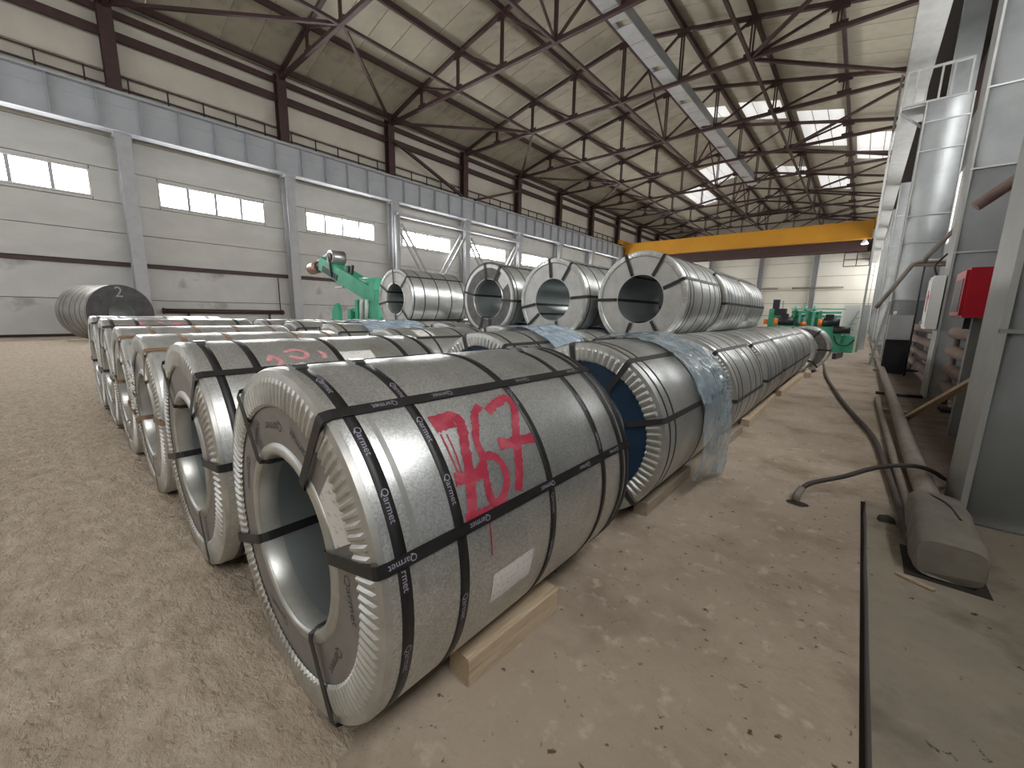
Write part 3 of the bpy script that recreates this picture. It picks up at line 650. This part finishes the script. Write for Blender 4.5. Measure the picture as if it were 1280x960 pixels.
def film_patch(R, L, y0, y1, a0, a1, mt, seed, hang=0., amp=.022):
    b_ = MB(); NA, NY2 = 90, 44; vs = []; fs = []
    for j in range(NY2+1):
        for i in range(NA+1):
            u, v = i/NA, j/NY2; arc = R*R_(a0 + (a1-a0)*u); y = y0 + (y1-y0)*v
            P = Vector((arc*4, y*4, seed)); y += .06*(1-v)*noise.noise(Vector((u*7, seed, 0)))
            a = arc/R + .05*noise.noise(P)
            rid = lambda f_, s_: 1-abs(noise.noise(Vector((arc*f_, y*f_*.8 + .3*arc*f_, seed+s_))))*2
            q = R + .006 + amp*(.55 + .5*noise.noise(P*1.3)) + amp*.45*max(0, rid(7, 1)) + amp*.25*max(0, rid(16, 4))
            x, z = q*math.cos(a), q*math.sin(a)
            if hang and u > .78:
                k = (u-.78)/.22; z -= hang*k**1.4*(.3+.7*v)*(.95+.2*noise.noise(Vector((v*2.5, seed, 2)))); x += k*(.07+.05*noise.noise(Vector((v*4, seed, 6)))); y += .06*k*noise.noise(Vector((v*4, u*9, seed)))
            vs.append((x, y, max(z, -R+.02)))
    for j in range(NY2):
        for i in range(NA): a = j*(NA+1)+i; fs.append((a, a+1, a+NA+2, a+NA+1))
    return b_.add(vs, fs, True)
def coil(label, X, Y, Z, R=.54, L=1.25, rb=.27, face=FACE_GREY, ring='wide', inner=True, straps=(57, 17, -75, 198), bands=(.06, .25, .64, 1.0, 1.2), smat=STRAP_BLACK, bmat=None, body=GALV, group='steel coils stacked in the hall', nf=100, seg=96, detail=True, bw=.032):
    T = thing('steel_coil', label, 'steel coil', (X, Y, Z-R+.003), group); o = (0, 0, R); bmat = bmat or smat
    sfx = (round(R, 3), round(L, 3))
    inst('outer_wrap', cm(('wrap', seg)+sfx, lambda: MB().lathe([(R-.014, .010), (R-.005, .006), (R, .014), (R, L*.33), (R, L*.66), (R, L-.014), (R-.005, L-.004), (R-.02, L)], seg), 'outer_wrap', body), T, o)
    inst('bore', cm(('bore', seg, rb)+sfx, lambda: MB().lathe([(rb, L), (rb, L*.5), (rb, 0)], 64), 'bore', BORE), T, o)
    inst('back_face', cm(('back', rb)+sfx, lambda: MB().lathe([(R-.02, L), (R*.8, L+.002), (rb, L)], 64), 'back_face', FACE_STEEL), T, o)
    rin = {'wide': .79*R, 'mid': .84*R, 'fine': .88*R, None: R-.01}[ring]
    rinn = .55*R + .012 if inner else rb
    inst('face', cm(('face', rb, rin, rinn)+sfx, lambda: MB().lathe([(rinn-.01, .0), (rin+.02, .0)], seg), 'face', face), T, o)
    if ring:
        inst('edge_ring', cm(('ring', ring, nf)+sfx, lambda: flute_ring(R, nf, rin, .0065 if ring == 'wide' else .005), 'edge_ring', GALV_RING), T, o)
    if inner:
        inst('inner_ring', cm(('inner', rb)+sfx, lambda: MB().lathe([(rb-.001, .06), (rb-.001, .004), (rb+.004, -.007), (rb+.016, -.010), (rinn-.012, -.006), (rinn, -.004), (rinn+.002, .002)], 64), 'inner_ring', GALV_RING), T, o)
    out = {'root': T, 'bands': [], 'straps': []}
    for y in bands:
        bo = inst('band', cm(('band', round(y, 3), bw)+sfx, lambda: MB().lathe([(R+.0005, y-bw/2), (R+.0022, y-bw/2), (R+.0022, y+bw/2), (R+.0005, y+bw/2)], seg), 'band', bmat), T, o)
        out['bands'].append(bo)
    for a in straps:
        out['straps'].append(inst('eye_strap', cm(('strap', a, rb)+sfx, lambda: eye_strap(R, L, rb, R_(a)), 'eye_strap', smat), T, o))
    return out
def seal(c, R, y, ang, parent):
    a = R_(ang); MB().box(-.030, .030, -.018, .018, 0, .007).box(-.016, .016, -.021, .021, .006, .012).build('strap_seal', BUCKLE, parent, (R*math.cos(a), y, R+R*math.sin(a)), (0, PI/2-a, 0))

CX = [-1.25, -2.38, -3.51, -4.60, -5.70, -6.83]
# --- the coil in front with the crimson number
R1 = .538
c1 = coil('large galvanized coil in front with big crimson painted number 767', CX[0], .43, R1, R1, 1.25, .27, FACE_GREY, 'wide', True,
          (57, 15, -62, -160, 128), (.05, .23, .64, 1.0, 1.165, 1.215), STRAP_BLACK, nf=112, seg=144)
T1 = c1['root']; O1 = (0, 0, R1)
for k_, (pts, w) in {'a': ([(.26, 47.8), (.344, 48.0), (.356, 44.6), (.329, 36.9), (.312, 29.7), (.295, 23.7), (.277, 17.5)], .034),
                     'b': ([(.262, 45.5), (.30, 45.8), (.335, 46)], .034), 'c': ([(.254, 28.9), (.301, 28.0), (.339, 28.0), (.367, 29.8)], .034),
                     'd': ([(.254, 17.3), (.300, 16.8), (.350, 16.3)], .030), 'd2': ([(.385, 16.4), (.43, 16.2)], .018),
                     'e': ([(.467, 49.7), (.425, 46.5), (.405, 42.7), (.381, 38.2), (.377, 32.9), (.364, 26.9), (.358, 20.9), (.373, 17.6), (.412, 19.0), (.441, 23.1), (.44, 28.4), (.413, 31.7), (.381, 32.0)], .026),
                     'f': ([(.484, 46.5), (.54, 49.0), (.605, 50.2), (.611, 46.1), (.567, 38.7), (.53, 31.3), (.503, 23.8), (.477, 18.0)], .032),
                     'g': ([(.458, 34.4), (.532, 33.5), (.631, 32.6)], .034),
                     'h': ([(.27, 43), (.27, 35), (.272, 29)], .006), 'i': ([(.29, 42.5), (.288, 36), (.284, 30)], .005), 'j': ([(.335, 17), (.335, 9), (.333, 3)], .004)}.items():
    o = cyl_strip(R1, pts, w, .0026 if k_ in 'dj' else .0016, 8, .28).build('paint_stroke', PAINT, T1, O1)
    o['label'] = 'crimson brush stroke of the number 767'
for bi, angs in ((0, (47, 29, 12, -12, 70)), (1, (46, 27, -8, 62)), (2, (50, 8, -10)), (3, (22, 40)),):
    yb = (.05, .23, .64, 1.0)[bi]
    for a in angs:
        mb = MB(); letters_round(mb, 'Qarmet', .026 if bi < 2 else .022, R1+.0034, yb, a, 'circ', 1); mb.build('lettering', LETTER, c1['bands'][bi], (0, 0, 0))
for si, ys in ((0, (.36, .75, 1.1, .16)), (1, (.02+.03, .30, .62, .86, 1.1))):
    for y in ys: mb = MB(); letters_round(mb, 'Qarmet', .024, R1+.0062, y, (57, 15)[si], 'axial', -1); mb.build('lettering', LETTER, c1['straps'][si], (0, 0, 0))
for rad, ang, sp in ((.66, 70, 150), (.67, 100, 190), (.68, -2, -75), (.68, -45, -120), (.68, 160, -100), (.67, -115, -190), (.68, 128, 60)):
    mb = MB(); letters_face(mb, 'Qarmet', .042, rad*R1, ang, -.0016, sp); mb.build('printing', INK, next(o for o in T1.children if o.name.startswith('face')), (0, 0, 0))
lab = cyl_strip(R1, [(.437, -4.2), (.437, -9), (.437, -15.5)], .19, .0018, 4).build('label_sheet', PAPER, T1, O1); lab['label'] = 'white printed label under clear film'
seamo = cyl_strip(R1, [(.098, 75), (.098, 45), (.098, 20), (.098, -20)], .016, .0009, 6).build('overlap_tape', GALV_RING, T1, O1)
for y_, a_ in ((.05, 88), (.23, 88), (1.0, 84), (1.165, 86)): seal(c1, R1, y_, a_, T1)
# paper label on the front face
fl_ = MB(); ca, sa = math.cos(R_(38)), math.sin(R_(38))
def fp(r_, a): return (r_*R1*math.cos(R_(a)), -.0035, r_*R1*math.sin(R_(a)))
fl_.add([fp(.60, 44), fp(.80, 46), fp(.80, 34), fp(.80, 22), fp(.60, 19), fp(.59, 32)], [(0, 1, 2, 3, 4, 5)])
o = fl_.build('face_label', PAPER, T1, O1); o['label'] = 'white printed label stuck on the front board'

# --- rest of the front row
RF = [R1, .54, .53, .535, .555, .555]
c2 = coil('front row coil with black straps and pink paint on top, second from the aisle', CX[1], .41, RF[1], RF[1], 1.25, .27, FACE_GREY, 'wide', True, (52, 8, -68, -165, 130), (.07, .22, .62, 1.02, 1.2), STRAP_BLACK, nf=112, seg=128)
for pts in ([(.28, 58), (.30, 62), (.33, 57), (.31, 54)], [(.37, 65), (.43, 67), (.47, 62), (.43, 58), (.38, 61)], [(.53, 64), (.55, 61), (.54, 57)]):
    cyl_strip(RF[1], pts, .022, .0016, 5, .5).build('paint_stroke', PINK, c2['root'], (0, 0, RF[1]))
for a in (45, 24, 2): mb = MB(); letters_round(mb, 'Qarmet', .026, RF[1]+.0034, .22, a); mb.build('lettering', LETTER, c2['bands'][1])
lab = cyl_strip(RF[1], [(.72, 62), (.72, 56), (.72, 50)], .2, .0018, 4).build('label_sheet', PAPER, c2['root'], (0, 0, RF[1]))
seal(c2, RF[1], .07, 84, c2['root'])
c3 = coil('front row coil with brown straps and torn white rag, third from the aisle', CX[2], .41, RF[2], RF[2], 1.25, .27, FACE_STEEL, 'wide', True, (58, 5, -80, -165), (.2, .45, .9, 1.15), STRAP_BROWN, body=GALV_DULL, nf=112)
c4 = coil('front row coil with a crumpled dull skin, fourth from the aisle', CX[3], .41, RF[3], RF[3], 1.25, .27, FACE_STEEL, 'wide', True, (60, -10, -100, 170), (.2, .5, .8, 1.1), STRAP_BROWN, body=GALV_DULL, nf=112)
c5 = coil('front row coil with faded pink marks on top, fifth from the aisle', CX[4], .41, RF[4], RF[4], 1.25, .27, FACE_STEEL, 'mid', True, (60, 0, -60, 180, 110), (.06, .24, .66, 1.1), STRAP_GREY, body=GALV)
for pts in ([(.22, 66), (.25, 69), (.29, 66), (.25, 63), (.22, 65)], [(.40, 67), (.42, 69), (.44, 65)], [(.50, 68), (.55, 70), (.60, 67), (.56, 64), (.5, 66)]):
    cyl_strip(RF[4], pts, .03, .0016, 5, .5).build('paint_stroke', PINK, c5['root'], (0, 0, RF[4]))
c6 = coil('front row coil at the far left end of the row beside open floor', CX[5], .41, RF[5], RF[5], 1.25, .27, FACE_STEEL, 'mid', True, (60, -5, -60, 178, 112), (.06, .24, .66, 1.1), STRAP_GREY, body=GALV)
# crumpled rag hanging on the third coil's front edge
rg = MB(); vs = []; fs = []
for i in range(7):
    for j in range(15):
        vs.append((-.05+.1*i/6 + .03*noise.noise(Vector((i*.6, j*.5, 1))), -.03 - .035*abs(noise.noise(Vector((i*.9, j*.8, 5)))), .08 - .34*j/14 + .02*noise.noise(Vector((i, j*.4, 9)))))
for i in range(6):
    for j in range(14): a = i*15+j; fs.append((a, a+1, a+16, a+15))
rg.add(vs, fs, True); o = rg.build('torn_wrapper', PAPER, c3['root'], (-.28, .005, RF[2]+.26)); o['label'] = 'torn white wrapper scrap'

# --- rows behind
ROWY = [.43, 2.15, 3.78, 5.32, 6.6, 7.86, 9.12]
def row_label(r_, c_, extra): return '%s coil on the floor, %s row back, %s from the aisle' % (extra, ORD[r_], ORD[c_])
B2 = coil('dark blue faced coil behind the 767 coil, rear half draped in crinkled film', CX[0], ROWY[1], R1, R1, 1.22, .30, FACE_BLUE, 'wide', False, (57, 16, -45, 180, 100), (.04, .13, .66, 1.1, 1.18), STRAP_GREY, nf=76, seg=128, bw=.02)
o = film_patch(R1, 1.22, .55, 1.30, 112, -34, FILM, 3.3, .20, .03).build('film', FILM, B2['root'], (0, 0, R1)); o['label'] = 'crinkled translucent blue grey film'
blue = {(1, 1): FACE_BLUE, (1, 3): FACE_BLUE, (1, 4): FACE_BLUE, (2, 3): FACE_BLUE}
films = {(1, 1): 2.1, (1, 3): 4.5, (2, 2): 6.2, (2, 1): 8.8}
for r_ in range(1, 7):
    for c_ in range(6):
        if (r_, c_) == (1, 0): continue
        if r_ >= 4 and c_ > 1: continue
        if r_ == 3 and c_ == 5 and False: continue
        Rr = .54 if (r_ + c_) % 3 else .535
        isb = (r_, c_) in blue
        fc = blue.get((r_, c_), FACE_DARK if (c_ == 0 and r_ in (2, 3)) else FACE_STEEL)  # third and fourth aisle coils: gap shade put into the face colour
        ex_ = 'blue faced' if isb else ('film draped' if (r_, c_) in films else 'plain galvanized')
        q = coil(row_label(r_, c_, ex_), CX[c_], ROWY[r_] + (.22 if (r_, c_) == (1, 1) else 0), Rr, Rr, 1.2, .27, fc, 'wide' if isb or c_ == 0 else 'mid', not isb, (57, 14, -70, 195, 110) if c_ else (50, 0, -60, 190, 112),
                 (.05, .2, .55, .8, 1.05, 1.16) if c_ == 0 else (.08, .4, .8, 1.1), STRAP_GREY, nf=76 if isb else 90, seg=80, bw=.02 if c_ == 0 else .028)
        if (r_, c_) in films:
            o = film_patch(Rr, 1.2, .5 if c_ != 3 else .3, 1.1, 125, 45, FILM_BLUE, films[(r_, c_)], 0, .035).build('film', FILM_BLUE, q['root'], (0, 0, Rr)); o['label'] = 'pale blue crumpled plastic film'
        if c_ == 0 and r_ in (2, 3, 4):
            cyl_strip(Rr, [(.68, 46), (.68, 40), (.68, 33)], .12, .0018, 4).build('label_sheet', PAPER, q['root'], (0, 0, Rr))
        if c_ == 2 and r_ == 1:
            cyl_strip(Rr, [(.35, 76), (.35, 68), (.35, 60)], .2, .0018, 4).build('label_sheet', PAPER, q['root'], (0, 0, Rr))
# two odd coils past the end of the aisle row
coil('small galvanized coil with dark side, next to last on the aisle', -1.18, 10.5, .53, .53, .55, .29, FACE_DARK, 'mid', False, (80, -20, -100, 170), (.2, .4), STRAP_GREY, seg=80)
coil('wide ringed coil with dark side, last on the aisle near the hose', -.98, 11.7, .535, .535, .8, .27, FACE_DARK, 'fine', True, (55, 0, -50, 180, 120), (.2, .6), STRAP_BLACK, seg=80)

# --- upper tier
def nest(Ru, xa, xb, Ra=.54): return .535 + math.sqrt((Ru+.54)**2 - ((xa-xb)/2)**2) + .004
zu = nest(.5, CX[0], CX[1])
coil('upper tier coil on the right end, bright steel side, blue bore, six black straps', (CX[0]+CX[1])/2, 4.2, zu, .5, 1.22, .262, FACE_STEEL, 'fine', False, (112, 62, 24, 181, -108, -58), (.06, .16, .45, .75, .95, 1.15), STRAP_BLACK, seg=128, nf=150, bw=.02)
coil('upper tier coil with pale side and tilted straps, second from the right', (CX[1]+CX[2])/2, 4.2, nest(.5, CX[1], CX[2]), .5, 1.22, .265, FACE_STEEL, 'fine', False, (96, 58, 4, 192, -138, -75), (.06, .3, .6, .95, 1.15), STRAP_BLACK, seg=112, nf=150, bw=.02)
u3 = coil('upper tier coil with dark board side and white label, third from the right', (CX[2]+CX[3])/2, 4.2, nest(.5, CX[2], CX[3]), .5, 1.22, .27, FACE_DARK, None, True, (97, 62, -3, 167, -82, -110), (.06, .3, .6, .95, 1.15), STRAP_GREY, seg=112, bw=.02)
mb = MB(); mb.add([(.29*math.cos(R_(a))*k_, -.003, .29*math.sin(R_(a))*k_) for a, k_ in ((52, 1.08), (54, 1.62), (30, 1.62), (24, 1.08))], [(0, 1, 2, 3)])
o = mb.build('face_label', PAPER, u3['root'], (0, 0, .5)); o['label'] = 'white label on the dark board'
MB().lathe([(.43, -.004), (.46, -.006), (.495, .006)], 96).build('rim_ring', GALV_RING, u3['root'], (0, 0, .5))
coil('upper tier coil standing alone at the left by the green machine', (CX[4]+CX[5])/2, 4.15, nest(.52, CX[4], CX[5]), .52, 1.25, .26, FACE_STEEL, 'fine', True, (94, 45, 150, 190, -88, -42), (.03, .25, .55, .85, 1.15), STRAP_GREY, seg=112, nf=150, bw=.022)
coil('upper tier coil behind the right end coil, dark board side', (CX[0]+CX[1])/2, 5.75, zu, .5, 1.2, .26, FACE_DARK, 'fine', True, (50, 0, -60, 190, 112), (.06, .2, .4, .6, .8, 1.0, 1.14), STRAP_GREY, seg=96, nf=150, bw=.016)
coil('upper tier coil at the very back of the stack', (CX[0]+CX[1])/2, 7.08, zu, .5, 1.2, .26, FACE_STEEL, 'fine', True, (50, 0, -60, 190, 112), (.06, .2, .4, .6, .8, 1.0, 1.14), STRAP_GREY, seg=96, nf=150, bw=.016)
# --- dark coil by the left wall, axis across the hall
RB = .95
bc = coil('big dark hot rolled coil with chalk number by the left wall', -19.3, 1.95, RB, RB, 1.7, .38, BLACK_COIL, None, False, (), (.08, .35, .6, .9, 1.25, 1.45), STRAP_GREY, body=mat('dark_wrap', (.20, .19, .175), .45, .5, col2=(.29, .28, .26), scale=3), bw=.03)
bc['root'].rotation_euler = (0, 0, R_(112))
mb = MB(); v, f_ = text_mesh('2', .5)
mb.add([(x-.02, -.004, y+.70) for x, y in v], f_); o = mb.build('chalk_number', mat('chalk', (.30, .30, .31), .9), bc['root'], (0, 0, RB)); o['label'] = 'chalk number 2'

# --- timber blocks
def block(label, x, y, L, w=.10, h=.10, mt=WOOD, rz=0):
    b_ = MB(); c = .006
    P = [(-w/2+c, 0), (w/2-c, 0), (w/2, c), (w/2, h-c), (w/2-c, h), (-w/2+c, h), (-w/2, h-c), (-w/2, c)]
    vs = [(px, 0, pz) for px, pz in P] + [(px, L, pz) for px, pz in P]
    fs = [tuple(range(8)), tuple(range(15, 7, -1))] + [((i+1) % 8, i, 8+i, 8+(i+1) % 8) for i in range(8)]
    o = b_.add(vs, fs).build('timber_block', mt, None, (x, y, 0), (0, 0, R_(rz))); return tag(o, label, 'timber', 'timber chocks under the coils')
block('pale squared timber chock under the 767 coil', -.893, .80, .50, .10, .11, WOOD, -2)
block('dark timber chock under the film draped blue coil', -.91, 2.35, .85, .09, .09, WOOD_OLD)
block('timber chock under the third coil along the aisle', -.88, 3.9, 1.0, .09, .085, WOOD_OLD)
block('long pale timber beside the middle aisle coils', -.87, 5.2, 2.2, .09, .085, WOOD, 1)
block('long pale timber beside the last aisle coils', -.87, 7.7, 2.9, .09, .085, WOOD, -1)
block('short pale timber by the two odd coils', -.72, 10.6, .8, .10, .10, WOOD, 4)

# ------------------------------------------------------------------ green coil tilting machine on the left
gm = thing('decoiler_machine', 'green machine with long raised arm and roller head', 'machine', (-11.2, 5.85, 0))
arm0, arm1 = Vector((-1.25, 0, 2.58)), Vector((1.9, 0, 1.48)); ad = (arm1-arm0).normalized()
MB().bar(arm0, arm1, .38, .40).build('arm', GREEN, gm); MB().bar(arm0+ad*.25+Vector((0, -.195, -.09)), arm0+ad*1.15+Vector((0, -.195, -.09)), .03, .16).build('arm_slot', BLACKM, gm)
MB().tube([(-1.5, -.05, 2.50), (-2.05, -.05, 2.46)], .17, 16).build('mandrel', COPPER, gm); MB().tube([(-1.2, -.05, 2.53), (-1.52, -.05, 2.50)], .13, 16).build('mandrel_neck', BLACKM, gm)
MB().bar((-1.75, 0, 2.68), (-.9, 0, 2.86), .06, .06).build('guard_bar', WHITE, gm)
MB().tube([(-.52, -.2, 2.70), (-.52, .2, 2.70)], .20, 20).build('roller', STEELM, gm); MB().tube([(-.52, -.23, 2.70), (-.52, -.2, 2.70)], .12, 16).build('roller_hub', BLACKM, gm); MB().bar((-.44, -.22, 2.15), (-.52, -.22, 2.7), .05, .05).build('roller_bracket', BLACKM, gm)
for x in (.24, .36, .56): MB().bar((x-.14, -.1, 2.0), (x, -.1, 2.42), .06, .06).build('guide_pin', GREEN if x < .3 else BLACKM, gm)
MB().bar((-.40, -.1, 1.86), (.05, -.1, 1.86), .12, .05).build('shoe', WHITE, gm)
MB().tube([(.72, -.05, 1.98), (1.75, -.05, 1.94)], .11, 14).build('cylinder', GREEN, gm); MB().box(1.5, 1.75, -.2, .2, 1.5, 1.92).build('pivot_post', GREEN, gm); MB().bar((.9, 0, 1.62), (1.5, 0, 1.78), .08, .08).build('link', STEELM, gm)
for x0, x1, h in ((.45, .62, 1.25), (.85, .98, 1.5), (1.7, 2.0, 1.25)): MB().box(x0, x1, -.25, .25, 0, h).build('frame_post', GREEN, gm)
MB().box(.62, .85, -.2, .2, 1.18, 1.28).build('frame_cross', GREEN, gm); MB().box(.9, 1.9, -.2, .2, .9, 1.42).build('gearbox', GREEN, gm)
MB().box(-.3, 2.1, -.3, .3, 0, .9).build('base', GREEN, gm)
for x in (1.15, 1.4): MB().tube([(x, -.24, 1.0), (x+.05, -.24, 1.5)], .05, 10).build('spool', WHITE, gm)
gp = MB().add([(-.25, -.05, 0), (.25, -.05, 0), (.25, -.05, 1.25), (.12, -.05, 1.42), (0, -.05, 1.38), (-.18, -.05, 1.2), (-.25, .05, 0), (.25, .05, 0), (.25, .05, 1.25), (.12, .05, 1.42), (0, .05, 1.38), (-.18, .05, 1.2)],
              [(0, 1, 2, 3, 4, 5), (11, 10, 9, 8, 7, 6)] + [((i+1) % 6, i, 6+i, 6+(i+1) % 6) for i in range(6)]).build('green_bracket', GREEN, None, (-12.0, 5.9, 0)); tag(gp, 'small green rounded bracket left of the green machine', 'bracket')

# ------------------------------------------------------------------ green processing line at the far end
pl = thing('processing_line', 'mint green steel processing line with black motors beyond the coils', 'machine', (-3.1, 20, 0))
MB().box(0, 2.4, .3, 1.6, 0, .75).build('bed', GREEN, pl)
for x, w, h in ((.1, .42, 1.62), (.95, .3, 1.45), (1.45, .35, 1.5), (1.95, .25, 1.2)): MB().box(x, x+w, .2, 1.2, .7, h).build('housing', GREEN_LT if x > .9 else GREEN, pl)
MB().box(.2, .42, .25, .5, 1.6, 2.0).build('screw_jack', BLACKM, pl); MB().bar((.55, .3, 1.5), (.55, .3, 1.95), .05, .05).build('mast', GREY, pl)
for z in (1.35, 1.5): MB().tube([(.9, .2, z), (2.5, .2, z)], .05, 10).build('shaft', GREEN_LT, pl)
for x in (.55, 2.0):
    MB().tube([(x, -.2, 1.12), (x+.5, -.2, 1.12)], .17, 16).build('motor', BLACKM, pl); MB().box(x+.05, x+.3, -.28, -.1, 1.26, 1.42).build('terminal_box', BLACKM, pl)
    MB().tube([(x-.16, -.2, 1.08), (x-.02, -.2, 1.08)], .16, 16).build('coupling_guard', ORANGE, pl); MB().box(x-.1, x+.6, -.4, 0, 0, .95).build('motor_base', GREEN, pl)
MB().tube([(1.25, -.1, 1.02), (1.45, -.1, 1.02)], .09, 12).build('coupling_guard', ORANGE, pl); MB().tube([(-.06, .3, 1.08), (.12, .3, 1.08)], .10, 12).build('coupling_guard', ORANGE, pl)
MB().tube(smooth_path([(2.3, -.25, 1.25), (2.35, -.35, .8), (2.5, -.4, .35), (2.8, -.35, .28), (3.0, -.3, .5)]), .03, 8).build('hose', RUBBER, pl)
MB().box(2.5, 3.0, -.2, .4, 0, .62).build('pump_tank', GREEN, pl); MB().tube([(2.75, .1, .62), (2.75, .1, .9)], .10, 12).build('pump', WHITE, pl)
for q in range(5): MB().box(.95+q*.22, 1.03+q*.22, .0, .2, .75, 1.55 - .05*(q % 2)).build('stand', GREEN_LT if q % 2 else GREEN, pl)
for q in range(3): MB().tube([(1.05+q*.3, .05, 1.55), (1.05+q*.3, .05, 1.72)], .06, 10).build('cap', GREEN_LT, pl)
MB().box(.35, .75, -.25, .1, 1.35, 1.62).build('control_head', BLACKM, pl); MB().bar((.9, -.1, 1.62), (2.6, -.1, 1.62), .05, .05).build('rail', GREEN_LT, pl)
MB().tube(smooth_path([(1.1, -.2, 1.2), (1.25, -.3, 1.0), (1.4, -.25, .8), (1.7, -.3, .9)]), .03, 8).build('hose', RUBBER, pl)
MB().tube([(2.35, -.45, .85), (2.85, -.45, .85)], .14, 14).build('rear_motor', BLACKM, pl)
cbn = thing('grey_cabinet', 'tall pale grey cabinet with steps right of the green line', 'cabinet', (-.62, 22.5, 0))
MB().box(0, .55, 0, .5, 0, 1.85).build('body', WHITE, cbn); MB().box(.6, .85, -.1, .4, 0, 1.85).build('side_door', GREY, cbn)
for i in range(5): MB().bar((.05+i*.08, -.12, .3+i*.25), (.35+i*.05, -.12, .3+i*.25), .04, .04).build('step', GREY, cbn)
MB().bar((0, -.12, .1), (.5, -.12, 1.6), .05, .05).build('stringer', GREY, cbn)
bf = MB().bar((-.50, 16.2, .09), (-.36, 17.4, .09), .10, .18).build('dark_chock', BLACKM); tag(bf, 'dark skid lying on the floor past the last coil', 'skid')
